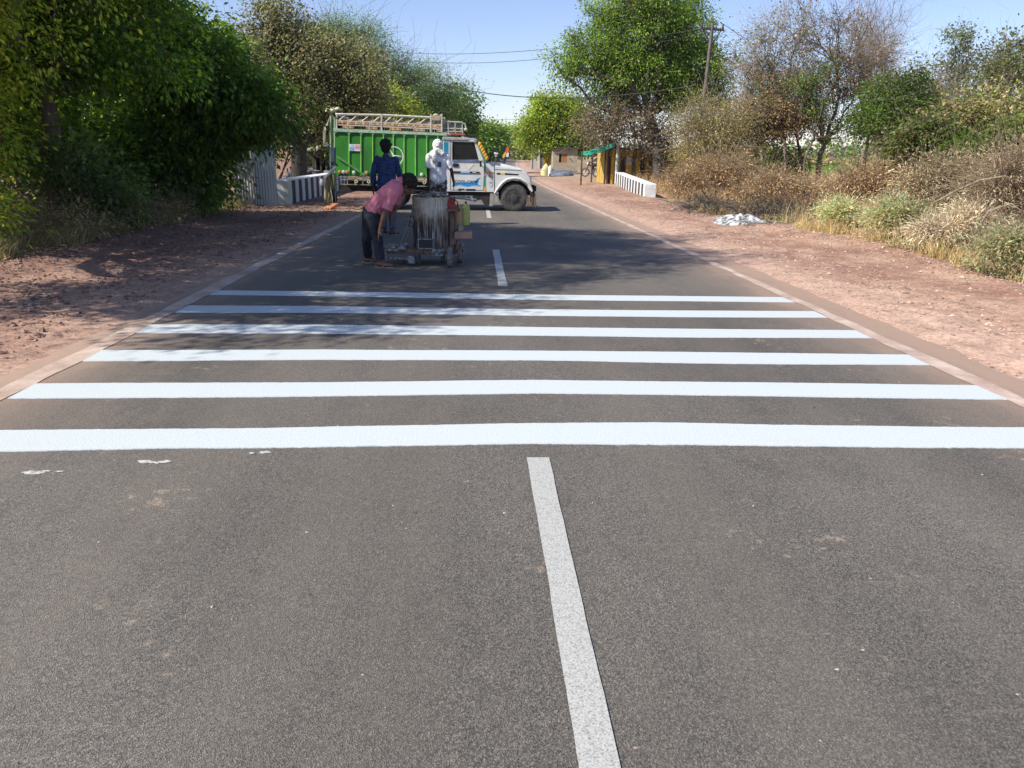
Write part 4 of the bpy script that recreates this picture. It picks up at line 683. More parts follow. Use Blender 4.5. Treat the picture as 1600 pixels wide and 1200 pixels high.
m.box((c[0], TY+.5, c[1]), (.5, .5, .15)); m.box((c[0]-.18, TY+.5, c[1]+.35), (.12, .48, .6)); m.build('seat', mat('tan_seat', (.30, .26, .19), (.2, .17, .12), .8), cab, bevel=.04); m = MB(); m.box((c[0], TB-.5, c[1]), (.5, .5, .15)); m.box((c[0]-.18, TB-.5, c[1]+.35), (.12, .48, .6)); m.build('seat', mat('tan_seat', (.30, .26, .19), (.2, .17, .12), .8), cab, bevel=.04)
m = MB(); c = P(741, 247, TY+.5); m.tube([(c[0]+math.cos(a)*.03, c[1]+math.cos(a)*.19, c[2]+math.sin(a)*.19) for a in np.linspace(0, 6.283, 20)], .014, 6); m.box((c[0]+.22, (TY+TB)/2, c[2]-.08), (.3, TB-TY-.3, .2)); m.build('steering_wheel', BLK, cab)
# door: seam, handle, trim, splash decal
m = MB()
def seam(pts, w=.5):
    for (a, b), (c, d) in zip(pts[:-1], pts[1:]):
        p0 = P(a, b, TY-.002); p1 = P(c, d, TY-.002); m.bar(p0, p1, .012, .006)
seam([(704, 219), (703.5, 296.5), (755, 297), (757, 252), (743, 220)]); seam([(772, 256), (772.5, 299)]); seam([(773, 264.5), (815, 266)]); m.build('panel_seam', BLK, cab)
m = MB(); m.prism(px([(706.5, 249.4), (748, 249.6), (748, 252.6), (706.5, 252.4)]), TY-.02, TY-.003); m.build('window_trim', mat('blue_grey_trim', (.16, .20, .36), (.08, .09, .12), .4, scale=3), cab)
m = MB(); m.prism(px([(707.5, 255.3), (716.5, 255.4), (716.5, 261), (707.5, 260.8)]), TY-.02, TY-.003); m.build('door_handle', BLK, cab, bevel=.006)
m = MB(); m.prism(px([(729, 256.5), (741, 256.8), (732, 266)]), TY-.006, TY-.003); m.build('cream_sticker', mat('cream_vinyl', (.72, .70, .58), (.6, .58, .48), .4), cab)
m = MB(); m.prism(px([(706.5, 267.3), (749, 268.3), (749, 270.8), (706.5, 269.8)]), TY-.02, TY-.003); rub = m.build('side_moulding', BLK, cab)
m = MB(); m.prism(px([(738, 268.6), (744, 268.8), (744, 270), (738, 269.8)]), TY-.023, TY-.02); m.build('grey_insert', RAIL, rub)
m = MB(); m.prism(px([(720, 267.7), (734, 268), (734, 270.2), (720, 269.9)]), TY-.023, TY-.02); m.build('blue_insert', BLUL, rub)
def decal(name, polys, mt, parent, off=.004, Y=TY):
    m = MB()
    for q in polys: m.prism(px(q), Y-off, Y-off+.002)
    return m.build(name, mt, parent)
sp = decal('splash_decal', [[(707, 288.5), (709, 286.3), (715, 285), (720, 285.5), (730, 285), (740, 284.8), (745, 283), (747, 287), (743, 289.5), (738, 289.5), (731, 291.3), (724, 290), (718, 288.3), (713, 290), (709, 290.3)], [(743, 285), (745, 279.5), (751, 277.5), (747.5, 281), (747, 285)], [(744, 287), (752, 291.5), (744, 289.5)]], BLU, cab)
decal('splash_edge', [[(706, 289.5), (709, 291.3), (716, 289.8), (724, 291.2), (731, 292.3), (739, 290.6), (748, 291.5), (739, 289.9), (731, 291.2), (724, 290.2), (716, 288.8), (709, 290.4)], [(745, 280.5), (746, 278.6), (752, 277), (749, 279.5)], [(747, 287.5), (752.5, 290), (747, 288.6)]], BLUL, cab, .003)
def text(s, name, p, size, mt, parent, Y=TY, off=.007, ext=.0015, sx=1, rot=0):
    cu_ = bpy.data.curves.new(name, 'FONT'); cu_.body = s; cu_.size = size; cu_.extrude = ext; cu_.align_x = 'CENTER'; cu_.align_y = 'CENTER'
    o = bpy.data.objects.new(name, cu_); S.collection.objects.link(o); dg = bpy.context.evaluated_depsgraph_get(); me = bpy.data.meshes.new_from_object(o.evaluated_get(dg)); bpy.data.objects.remove(o)
    me.transform(Matrix.Rotation(math.pi/2, 4, 'X') @ Matrix.Rotation(rot, 4, 'Z') @ Matrix.Scale(sx, 4, (1, 0, 0))); o = bpy.data.objects.new(name, me); S.collection.objects.link(o)
    q = P(p[0], p[1], Y); rl = root_loc(parent); me.transform(Matrix.Translation((q[0]-rl[0], Y-off-rl[1], q[2]-rl[2]))); me.materials.clear(); me.materials.append(mt); o.parent = parent; return o
text('COOL-CAMP', 'lettering', (728, 284), .115, NAVY, cab, sx=.95, off=.008)
decal('black_lettering_strip', [[(716, 294.7), (726, 294.9), (725, 297), (721, 296.9), (720, 298.2), (716, 298)], [(728, 295), (743, 295.3), (743, 298.3), (728, 298)]], BLK, cab)
decal('door_pillar_window', [[(693.5, 222), (700.8, 222.2), (700.8, 238.5), (693.5, 238.3)]], TEAL, cab, .006); decal('door_pillar_panel', [[(693.5, 238.7), (700.8, 238.9), (700.8, 248.5), (693.5, 248.3)]], REDG, cab, .006)
decal('pillar_border', [[(692.4, 220.7), (702, 220.9), (702, 249.8), (692.4, 249.6)]], mat('pale_blue_white', (.58, .68, .76), (.5, .6, .7), .4), cab, .004)
decal('green_tape', [[(756.6, 252), (758.8, 252), (758.8, 298), (756.6, 298)]], GRN, cab, .006); decal('orange_tape', [[(756.4, 292), (759, 292), (759, 300), (756.4, 300)]], ORG, cab, .009); decal('pink_spot', [[(755.5, 271.5), (759.5, 271.5), (759.5, 275.5), (755.5, 275.5)]], PINK, cab, .010)
decal('green_pillar_tape', [[(742, 217.5), (745.5, 217.5), (760, 252), (756.5, 253)]], GRN, cab, .012)
decal('orange_tape', [[(760, 268.4), (771.2, 268.7), (771.2, 271.2), (760, 271)]], ORG, cab, .006)
text('B2', 'lettering', (765.5, 274), .06, REDG, cab, off=.007); decal('underline', [[(763, 276), (771, 276.3), (771, 276.9), (763, 276.6)]], BLK, cab, .005)
decal('shield_outline', [[(763.5, 281), (770, 281), (770, 290), (767, 293.5), (764.5, 290)]], mat('shield_grey', (.35, .36, .36), (.3, .3, .3), .5), cab, .004); decal('shield_field', [[(764.2, 281.7), (769.3, 281.7), (769.3, 289.6), (767, 292.3), (765.1, 289.6)]], CABW, cab, .006); text('IB', 'lettering', (766.8, 285.5), .055, NAVY, cab, off=.008)
# bonnet, wing, grille, bumper
m = MB(); m.prism(px([(759, 252.5), (790, 257), (812, 262), (822, 267), (826, 275), (818, 274), (800, 272), (759, 272)]), TY+.16, TB-.16); bn = m.build('bonnet', CABW, truck, bevel=.05, smooth=30)
m = MB(); arch = [(818, 286), (812, 282.5), (804, 281.3), (794, 283), (787, 288), (781, 295), (776, 301)]
m.prism(px([(772, 258), (790, 261), (812, 264.5), (824, 270), (829, 279), (831, 298), (828.5, 299), (824, 291)]+arch+[(772, 300)]), TY, TY+.34); wg = m.build('wing', CABW, truck, bevel=.035); m = MB(); m.prism(px([(772, 258), (790, 261), (812, 264.5), (824, 270), (829, 279), (831, 298), (828.5, 299), (824, 291)]+arch+[(772, 300)]), TB-.34, TB); m.build('wing', CABW, truck, bevel=.035)
m = MB(); lip = [(831.5, 299), (829, 292), (823, 285), (813, 279.5), (804, 278.3), (793, 280), (785, 285.5), (778, 294), (773, 302)]; m.tube([(XZ(a, b, TY)[0], TY-.02, XZ(a, b, TY)[1]) for a, b in lip], .03, 8); m.build('wheel_arch_lip', CABW, wg, smooth=60)
decal('black_yellow_strip', [[(776, 270), (782, 270.2), (782, 273), (776, 272.6)], [(789, 270.4), (811, 272), (809, 274), (789, 273.2)]], BLK, wg); decal('yellow_strip', [[(782.2, 270.3), (788.8, 270.5), (788.8, 273.2), (782.2, 273)]], YEL, wg)
m = MB(); m.prism(px([(775, 301), (829, 300), (826, 291), (815, 284), (800, 282), (787, 289)]), TY+.25, TY+.33); m.prism(px([(820, 272), (829, 279), (831, 298), (831, 306), (815, 306), (815, 280)]), TY+.34, TB-.34); m.build('engine_bay', UNDER, truck)
m = MB(); q = XZ(832, 285, TY)
for k in range(7): m.box((q[0]-.03, TY+.5+k*.14, q[1]-.05), (.05, .06, .32))
m.build('grille', BLK, truck)
for yy in (TY+.2, TB-.2): m = MB(); q = XZ(829, 283, TY); m.ball((q[0]-.02, yy, q[1]), (.06, .11, .10)); m.build('headlight', mat('headlamp_glass', (.6, .62, .6), (.45, .46, .45), .12), truck, smooth=60)
m = MB(); q = XZ(835, 303, TY); m.box((q[0]-.05, (TY+TB)/2, q[1]), (.12, TB-TY+.05, .13)); m.box((q[0]-.1, TY+.3, q[1]+.08), (.3, .06, .06)); m.box((q[0]-.1, TB-.3, q[1]+.08), (.3, .06, .06)); bp_ = m.build('bumper', UNDER, truck, bevel=.015)
m = MB()
for k in range(15): y_ = TY-.02+k*.13; m.tube([(q[0]+.03, y_, q[1]), (q[0]+.04+.02*math.sin(k*2.1), y_, q[1]-.36-.05*math.sin(k*1.7))], .018, 5)
for k in range(6): a = XZ(823+k*2.4, 310, TY); m.tube([(a[0], TY-.01, a[1]+.05), (a[0]+.01, TY-.01, a[1]-.22)], .014, 5)
m.build('chain_fringe', mat('rusty_chain', (.20, .13, .09), (.08, .06, .05), .8, scale=20), bp_)
decal_y = TY+.06
m = MB(); m.prism(px([(766, 301), (771, 301), (770, 322), (764.5, 322)]), TY+.02, TY+.05); m.prism(px([(773, 301), (778, 304), (777, 316), (774, 316)]), TY+.02, TY+.03); m.build('mud_flap', mat('pale_flap', (.34, .34, .30), (.22, .21, .19), .7), truck)
# sun visor, roof fringe, mirror
m = MB(); m.add([P(720, 213, TY), P(745, 221, TY-.05), P(733, 221, TY-.02), P(728, 217.5, TY+.1), P(745, 219.5, TY+.9), P(722, 212, TY+.9)], [(0, 1, 2), (0, 2, 3), (0, 5, 4, 1), (0, 3, 5)]); m.build('visor_peak', CABW, cab)
m = MB()
for k in range(11): q = P(724.5+k*1.75, 217, TY+.25+k*.02); m.tube([q, (q[0], q[1], q[2]+.12)], .008, 4)
q0 = P(722, 216.5, TY+.25); q1 = P(745, 217.5, TY+.45); m.bar(q0, q1, .02); m.build('spike_row', mat('grey_spikes', (.16, .16, .15), (.1, .1, .1), .5), cab)
m = MB(); q = P(751, 256, TY-.1); m.box(q, (.05, .1, .16)); m.tube([P(754, 250, TY), q, P(755, 262, TY)], .01, 5); m.build('mirror', BLK, cab, bevel=.01)
# rear posts, ropes and hanging cloths
m = MB(); m.tube([P(517.5, 177, TY+.1), P(517.5, 275, TY+.1)], .035, 8); m.tube([P(523, 183, TY+.05), P(524, 300, TY+.05)], .03, 8); m.build('rear_post', mat('post_green_grey', (.30, .42, .26), (.2, .28, .18), .6, scale=4), truck)
m = MB(); m.prism(px([(515.5, 230), (522.5, 230), (522.5, 263), (516.5, 263)]), TY+.0, TY+.05); m.prism(px([(512, 252.5), (522, 251.5), (522, 253.3), (512, 254.3)]), TY-.03, TY); m.build('rear_light_board', mat('slate_blue', (.05, .08, .13), (.04, .06, .09), .5), truck)
m = MB()
for k in range(4): m.tube([P(516-k, 180+k*3, TY+.02*k), P(508.5-k*1.2, 205, TY-.02), P(507.5-k*.5, 220+k*2, TY-.02), P(512, 226+k, TY), P(517, 225, TY+.05)], .010, 5)
m.build('rope', mat('pale_rope', (.42, .40, .33), (.28, .26, .2), .9), truck)
m = MB(); m.bar(P(524.5, 260, TY-.05), P(502, 284, TY-.15), .035, .05); m.ball(P(503, 285, TY-.15), (.06, .04, .10)); m.build('tail_bar', mat('bare_steel_bar', (.42, .42, .40), (.26, .26, .25), .5), truck)
def cloth(name, pts, w, mt, seed, parent=None, label=None, cat=None):
    m = MB(); n = 12; V = []
    for i in range(n):
        t_ = i/(n-1); c = np.array(P(*pts[0], TY-.06))*(1-t_)+np.array(P(*pts[1], TY-.06))*t_
        for k in range(9): s_ = k/8-.5; V.append((c[0]+s_*w*(.75+.35*t_)+.02*math.sin(t_*6+k+seed), c[1]+.04*math.sin(k*1.9+seed+t_*2)-.03*abs(s_), c[2]+.03*math.sin(k*2.3+seed)*t_))
    m.add(V, [(i*9+k, i*9+k+1, (i+1)*9+k+1, (i+1)*9+k) for i in range(n-1) for k in range(8)])
    m.add([(a, b+.05, c) for a, b, c in V], [(i*9+k, (i+1)*9+k, (i+1)*9+k+1, i*9+k+1) for i in range(n-1) for k in range(8)])
    o = m.build(name, mt, parent, smooth=0)
    if label: tag(o, label, cat)
    return o
CL = [mat('khaki_cloth', (.36, .34, .20), (.20, .19, .11), .95, scale=7, stretch=(4, 4, .5)), mat('dark_cloth', (.05, .06, .09), (.03, .03, .05), .95), mat('maroon_cloth', (.20, .03, .05), (.12, .02, .03), .95)]
cloth('hanging_cloth', ((512.5, 272), (513, 318)), .20, CL[0], 1, None, 'khaki cloth bundle hanging off the truck\'s rear corner', 'cloth')
cloth('hanging_cloth', ((522, 296), (521, 322)), .15, CL[1], 3, None, 'dark blue rag hanging low below the truck\'s rear corner', 'cloth')
cloth('hanging_cloth', ((519, 270), (519, 302)), .15, mat('green_tan_cloth', (.30, .33, .17), (.16, .2, .09), .95, scale=7), 5, None, 'greenish tan cloth tied behind the truck\'s rear post', 'cloth')
m = MB(); m.ball(P(516, 173.5, TY+.1), (.14, .10, .06)); m.ball(P(525, 171, TY+.15), (.16, .09, .05)); m.xf(lambda x, y, z: (x, y, z+.02*math.sin(x*40+y*25))); tag(m.build('rag', mat('cream_rag', (.55, .50, .38), (.38, .34, .25), .95, scale=15), None, smooth=0), 'crumpled cream rag lying on top of the truck\'s rear post', 'rag')
m = MB(); q = g0(513, 330)
for k in range(3): m.cone((q[0]-.12+.06*k, q[1]+.3, .05), (q[0]+.06+.06*k, q[1]+.45, .16), .05, .035)
tag(m.build('orange_cone', mat('faded_orange', (.55, .20, .09), (.35, .15, .08), .8, scale=14), None, smooth=40), 'faded orange rag roll lying on dirt below the truck\'s rear corner', 'rag roll')
# flag hung from the far mirror of the truck
fx, fz = XZ(789, 250, TB-.1)
fl = thing('flag', 'black orange and yellow streaming cloth flag rising behind the truck bonnet', 'flag', (fx, TB-.1, fz))
m = MB(); m.tube([P(788, 262, TB-.1), P(791, 226, TB-.1)], .012, 6); m.build('pole', BLK, fl)
def flagstrip(nm, poly, mt):
    m = MB(); m.prism([XZ(a, b, TB-.12) for a, b in poly], TB-.13, TB-.118); m.build(nm, mt, fl)
flagstrip('black_cloth', [(790, 225), (792, 228), (789, 238), (784, 240), (786, 231)], BLK); flagstrip('red_cloth', [(792, 229), (795, 230.5), (795, 238), (791, 239), (789.5, 236)], mat('flag_orange', (.62, .13, .04), (.5, .1, .03), .8))
flagstrip('yellow_cloth', [(789.5, 236.2), (791, 239.2), (789, 245), (786, 248), (785, 244)], YEL); flagstrip('white_cloth', [(791.5, 239.4), (795, 238.4), (794.5, 245), (790.5, 245)], WHT); flagstrip('dark_cloth', [(789, 246), (794, 246), (788, 254), (784, 256)], NAVY)
# tassel on the windscreen pillar
ts = MB()
for k in range(6): ts.ball(P(749.8+k*2.2, 225.5+k*4.3, TY-.05), (.05, .04, .07), 6)
tag(ts.build('garland', ORG, None, smooth=60), 'orange and white garland strung down the truck windscreen pillar', 'garland')
# ------------------------------------------------------------------ people
SKIN = mat('brown_skin', (.17, .085, .050), (.13, .062, .038), .55, scale=9); SKIND = mat('dark_skin', (.060, .032, .022), (.045, .024, .017), .55, scale=9); HAIR = mat('black_hair', (.014, .012, .011), (.008, .007, .007), .7, scale=60, bump=.6)
def fold(o, amp, sc, seed=0, st=(1, 1, 1)):
    me = o.data; n = len(me.vertices); co = np.empty(n*3, np.float32); me.vertices.foreach_get('co', co); co = co.reshape(-1, 3); no = np.empty(n*3, np.float32); me.vertices.foreach_get('normal', no); no = no.reshape(-1, 3)
    d = fbm(co[:, 0]*sc*st[0], co[:, 1]*sc*st[1], co[:, 2]*sc*st[2], 3, seed); d = 1-2*np.abs(d); co += no*(amp*d)[:, None]; me.vertices.foreach_set('co', co.ravel()); me.update()
def head(m, c, fwd_, up_, s=1.0):        # skull with jaw, nose, ears, brow
    f = Vector(fwd_).normalized(); u = (Vector(up_)-f*Vector(up_).dot(f)).normalized(); r = f.cross(u); M = Matrix((f, r, u)).transposed(); c = Vector(c)
    def q(a, b, d): return c+f*a*s+r*b*s+u*d*s
    m.ball(q(-.005, 0, .025), (.098*s, .078*s, .092*s), 12, M); m.ball(q(.022, 0, -.035), (.068*s, .060*s, .075*s), 10, M); m.cone(q(.062, 0, -.085), q(.035, 0, -.07), .024*s, .040*s)
    m.cone(q(.088, 0, .012), q(.108, 0, -.028), .010*s, .015*s, 8); m.cone(q(.085, -.03, .028), q(.085, .03, .028), .012*s, .012*s, 8); m.cone(q(.088, -.018, -.058), q(.088, .018, -.058), .009*s, .009*s, 8)
    for b in (-1, 1): m.ball(q(0, .080*b, -.01), (.022*s, .010*s, .032*s), 8, M); m.ball(q(.074, .031*b, .008), .012*s, 6)
    return q
def hand(m, w, d, pn, s=1.0, curl=.5, thumb=1):   # w wrist, d direction of the fingers, pn palm normal
    w = Vector(w); d = Vector(d).normalized(); pn = Vector(pn); pn = (pn-d*pn.dot(d)).normalized(); b = d.cross(pn)*thumb
    m.cone(w, w+d*.05*s, .024*s, .026*s, 8)
    for k in (-1, 0, 1): m.cone(w+d*.02*s+b*k*.018*s, w+d*.085*s+b*k*.024*s, .015*s, .014*s, 8)
    for k, L in enumerate((.072, .080, .075, .058)):
        p = w+d*.088*s+b*(.033-.022*k)*s; dd = (d+b*(.06-.04*k)).normalized()
        for j in range(3): e = p+dd*L*s*(.45, .32, .26)[j]; m.cone(p, e, (.0095-.001*j)*s, (.0088-.001*j)*s, 7); p = e; dd = (dd*math.cos(curl*(.5+.3*j))+pn*math.sin(curl*(.5+.3*j))).normalized()
    p = w+d*.025*s+b*.026*s; dd = (d*.75+b*.6+pn*.3).normalized()
    for j in range(2): e = p+dd*.04*s; m.cone(p, e, .0115*s, .010*s, 7); p = e; dd = (dd+pn*.3+d*.2).normalized()
def foot(m, a, dirx, s=1.0, r=1.0):
    a = Vector(a); d = Vector(dirx).normalized(); sd = Vector((-d.y, d.x, 0)); z = Vector((0, 0, 1))
    m.cone(a-d*.04*s-z*.045*s, a+d*.07*s-z*.05*s, .033*s*r, .035*s*r, 10)
    for k in (-1, 0, 1): m.cone(a+d*.03*s-z*.05*s+sd*.012*k*s, a+d*.15*s-z*.060*s+sd*.026*k*s, .026*s*r, .018*s*r, 8)
    for k in range(5): m.cone(a+d*.15*s-z*.064*s+sd*(.032-.016*k)*s, a+d*(.188-.008*k)*s-z*.068*s+sd*(.036-.018*k)*s, .0105*s, .009*s, 6)
def person(label, J, skin, shirt, trou, hair='short', sleeve=.9, headdir=(0, 1, 0), headup=(0, 0, 1), shoes=None, collar=None, sc=1.0, remesh=.008, hands=((0, 0, -1), (0, 0, -1)), palm=((1, 0, 0), (-1, 0, 0)), feetdir=((0, 1, 0), (0, 1, 0)), group=None, tuck=.0, bulk=1.0):
    V_ = {k: Vector(v) for k, v in J.items()}; r = thing('person', label, 'person', (V_['pel'].x, V_['pel'].y, 0), group)
    m = MB(); q = head(m, V_['head'], headdir, headup, sc)
    m.cone(V_['neck'], V_['head']-Vector((0, 0, 0)), .055*sc, .050*sc); m.cone(V_['pel'], V_['waist'], .10*sc, .090*sc); m.cone(V_['waist'], V_['chest'], .090*sc, .095*sc); m.cone(V_['chest'], V_['neck'], .085*sc, .055*sc)
    sh = []
    for s in 'LR':
        m.cone(V_['chest'].lerp(V_['neck'], .5), V_['sh'+s], .062*sc, .052*sc); m.cone(V_['sh'+s], V_['el'+s], .052*sc, .038*sc); m.cone(V_['el'+s], V_['wr'+s], .038*sc, .025*sc)
        m.cone(V_['pel'], V_['hip'+s], .11*sc, .095*sc); m.cone(V_['hip'+s], V_['kn'+s], .088*sc, .056*sc); m.cone(V_['kn'+s], V_['kn'+s].lerp(V_['an'+s], .35), .054*sc, .055*sc); m.cone(V_['kn'+s].lerp(V_['an'+s], .35), V_['an'+s], .054*sc, .034*sc)
        i = 0 if s == 'L' else 1; hand(m, V_['wr'+s], hands[i], palm[i], sc, thumb=-1 if s == 'L' else 1); foot(m, V_['an'+s], feetdir[i], sc)
    m.build('body', skin, r, remesh=remesh)
    # shirt: torso + sleeves, open-looking flat cuffs
    b = bulk; m = MB(); hem = V_['pel'].lerp(V_['waist'], tuck)
    w = (V_['shR']-V_['shL']).normalized()
    m.cone(hem, V_['waist'], .118*sc*b, .108*sc); m.cone(V_['waist'], V_['chest'], .108*sc, .116*sc)
    for k in (-1, 1):
        m.cone(hem+w*.062*k*sc*b, V_['waist']+w*.058*k*sc, .122*sc*b, .112*sc*b, flat=False); m.cone(V_['waist']+w*.058*k*sc, V_['chest']+w*.072*k*sc, .112*sc*b, .118*sc)
        m.cone(V_['chest']+w*.075*k*sc, V_['chest'].lerp(V_['sh'+('R' if k > 0 else 'L')], .75), .112*sc, .078*sc)
    m.cone(V_['chest'], V_['neck']-(V_['neck']-V_['chest']).normalized()*.03, .115*sc, .074*sc)
    for s in 'LR':
        e = V_['sh'+s].lerp(V_['el'+s], sleeve) if sleeve <= 1 else V_['el'+s].lerp(V_['wr'+s], sleeve-1)
        if sleeve <= 1: m.cone(V_['sh'+s], V_['sh'+s].lerp(e, .15), .074*sc, .074*sc); m.cone(V_['sh'+s], e, .072*sc, .066*sc, flat=True)
        else: m.cone(V_['sh'+s], V_['el'+s], .064*sc, .054*sc); m.cone(V_['el'+s], e, .056*sc, .044*sc)
    o = m.build('shirt', shirt, r, remesh=remesh); fold(o, .010, 9, 3, (1, 1, .6))
    m = MB()
    wt_ = V_['pel'].lerp(V_['waist'], max(.3, tuck+.15)); m.cone(V_['pel']+w*.05, wt_+w*.03, .110*sc, .09*sc); m.cone(V_['pel']-w*.05, wt_-w*.03, .110*sc, .09*sc)
    for s in 'LR':
        e = V_['kn'+s].lerp(V_['an'+s], .93); m.cone(V_['pel'], V_['hip'+s], .115*sc, .102*sc); m.cone(V_['hip'+s], V_['kn'+s], .098*sc, .068*sc); m.cone(V_['kn'+s], V_['kn'+s].lerp(V_['an'+s], .2), .068*sc, .066*sc); m.cone(V_['kn'+s], e, .066*sc, .056*sc, flat=True)
    o = m.build('trousers', trou, r, remesh=remesh); fold(o, .009, 8, 7, (1, 1, .5))
    if hair:
        m = MB(); f = Vector(headdir).normalized(); u = (Vector(headup)-f*Vector(headup).dot(f)).normalized(); rr = f.cross(u); M = Matrix((f, rr, u)).transposed(); c = V_['head']
        if hair == 'short':
            m.ball(c-f*.022*sc+u*.045*sc, (.114*sc, .102*sc, .098*sc), 14, M); m.ball(c-f*.045*sc-u*.01*sc, (.075*sc, .082*sc, .085*sc), 12, M)
            for k in range(46): a = random.uniform(0, 6.283); e = random.uniform(.0, 1.45); dv = (f*math.cos(a)*math.cos(e)+rr*math.sin(a)*math.cos(e)+u*math.sin(e)); m.ball(c-f*.022*sc+u*.045*sc+dv*.098*sc, .024*sc, 5)
            ho = m.build('hair', HAIR, r, remesh=.006); fold(ho, .006, 60, 5)
    if shoes:
        for i, s in enumerate('LR'):
            m = MB(); a = V_['an'+s]; d = Vector(feetdir[i]).normalized(); sd = Vector((-d.y, d.x, 0)); z = Vector((0, 0, 1))
            for k in range(8): t_ = k/7; 
            pts = [(-.075, .03), (-.08, 0), (-.075, -.03), (.05, -.042), (.14, -.045), (.185, -.02), (.19, .01), (.16, .04), (.05, .036)]; n = len(pts)
            lo = [a+d*p*sc+sd*k*sc-z*.098*sc for p, k in pts]; hi = [q_+z*.018 for q_ in lo]; m.add(lo+hi, [tuple(range(n-1, -1, -1)), tuple(range(n, 2*n))]+[(k, (k+1) % n, (k+1) % n+n, k+n) for k in range(n)])
            m.tube([a+d*.13*sc-z*.08*sc, a+d*.07*sc+sd*.05*sc-z*.05*sc, a+d*.03*sc+sd*.05*sc-z*.075*sc], .008, 5); m.tube([a+d*.13*sc-z*.08*sc, a+d*.07*sc-sd*.05*sc-z*.05*sc, a+d*.03*sc-sd*.05*sc-z*.075*sc], .008, 5); m.build('slipper', shoes, r)
    return r, V_
def J3(Y, **k): return {a: tuple(P(v[0], v[1], Y+(v[2] if len(v) > 2 else 0))) for a, v in k.items()}
PINKS = mat('pink_shirt', (.60, .20, .26), (.48, .15, .20), .85, scale=5, bump=.2, bscale=60); JEAN = mat('dark_jeans', (.022, .028, .042), (.013, .016, .025), .9, scale=14, bump=.2, bscale=80)
JEANB = mat('blue_jeans', (.085, .115, .19), (.05, .07, .12), .9, scale=8); BLUES = mat('navy_check_shirt', (.022, .055, .18), (.01, .02, .06), .8, scale=13, lo=.4, hi=.6, stretch=(1, 1, 2.5)); WS = mat('white_shirt', (.80, .80, .82), (.68, .68, .72), .8, scale=4, bump=.2, bscale=40)
CAMO = mat('grey_print_trousers', (.34, .32, .29), (.05, .045, .04), .85, scale=9, lo=.46, hi=.54); SLIP = mat('tan_slipper', (.30, .22, .17), (.2, .15, .11), .8, scale=10)
# bending man, side on, facing right
Yb = 10.6
Jb = J3(Yb, pel=(580, 333), waist=(593, 316), chest=(617, 295), neck=(632, 281), head=(642, 294, -.0), shL=(619, 301, .17), elL=(618, 325, .22), wrL=(611, 336, .14), shR=(614, 303, -.17), elR=(600, 337, -.20), wrR=(594, 357, -.20), hipL=(577, 338, .10), knL=(573, 375, .12), anL=(572, 404, .14), hipR=(583, 338, -.10), knR=(590, 376, -.11), anR=(595, 411, -.12))
Jb['head'] = tuple(P(637, 290, Yb)); Jb['anL'] = (Jb['anL'][0], Jb['anL'][1]+.2, .10); Jb['anR'] = (Jb['anR'][0], Jb['anR'][1], .10)
man, Jm = person('man in pink shirt and dark jeans bending down beside the marking machine', Jb, SKIN, PINKS, JEAN, 'short', .72, (.72, -.12, -.70), (.68, 0, .73), SLIP, hands=((.05, -.1, -1), (-.22, -.1, -1)), palm=((1, 0, 0), (1, .2, 0)), feetdir=((1, .1, 0), (1, -.15, 0)), remesh=.0075, tuck=.38)
def standing(px_, Y, facing, **k):   # px_ of head centre, built at real height from the ground
    pass
def stand_J(x, y, h, az, armL=(0, 0), armR=(0, 0), step=.12, spread=.09, z=0):
    # az: direction the person faces (radians from +Y, clockwise); proportions of a real figure
    f = Vector((math.sin(az), math.cos(az), 0)); r = Vector((math.cos(az), -math.sin(az), 0)); u = Vector((0, 0, 1)); o = Vector((x, y, z)); s = h/1.72
    def q(a, b, c): return tuple(o+r*a*s+f*b*s+u*c*s)
    return dict(pel=q(0, 0, .95), waist=q(0, 0, 1.08), chest=q(0, .0, 1.28), neck=q(0, -.01, 1.44), head=q(0, .02, 1.59), shL=q(-.175, 0, 1.385), shR=q(.175, 0, 1.385), elL=q(-.225+armL[0], -.02+armL[1]*.5, 1.11), elR=q(.225+armR[0], -.02+armR[1]*.5, 1.11),
        wrL=q(-.24+armL[0]*1.6, .03+armL[1], .87), wrR=q(.24+armR[0]*1.6, .03+armR[1], .87), hipL=q(-.085, 0, .90), hipR=q(.085, 0, .90), knL=q(-.10, .03+step*.5, .50), knR=q(.10, .02-step*.4, .50), anL=q(-spread, step, .10), anR=q(spread, -step, .10)), f, r
bx, by = g0(611, 368)
Jq, f, r = stand_J(bx-.06, by+.1, 1.73, .12, armL=(-.02, .02), armR=(.02, .12), step=.10)
person('man in blue checked shirt and jeans standing with his back to the camera', Jq, SKIND, BLUES, JEANB, 'short', 1.75, tuple(f), (0, 0, 1), SLIP, feetdir=(tuple(f), tuple(f+Vector((.8, 0, 0)))), remesh=.009, tuck=-.25, palm=(tuple(r), tuple(-r)))
wx = P(685, 300, 17.2)[0]
Jw, f, r = stand_J(wx, 17.2, 1.80, -.05, armL=(.02, -.02), armR=(.05, .02), step=.10)
pw, Jv = person('man in white T-shirt with white head wrap standing behind the machine', Jw, SKIND, WS, CAMO, None, .82, tuple(f), (0, 0, 1), SLIP, feetdir=(tuple(f), tuple(f)), remesh=.009, tuck=-.1, palm=(tuple(r), tuple(-r)))
WRAP = mat('white_head_wrap', (.70, .71, .68), (.52, .53, .50), .9, scale=9, bump=.4); m = MB(); c = Jv['head']
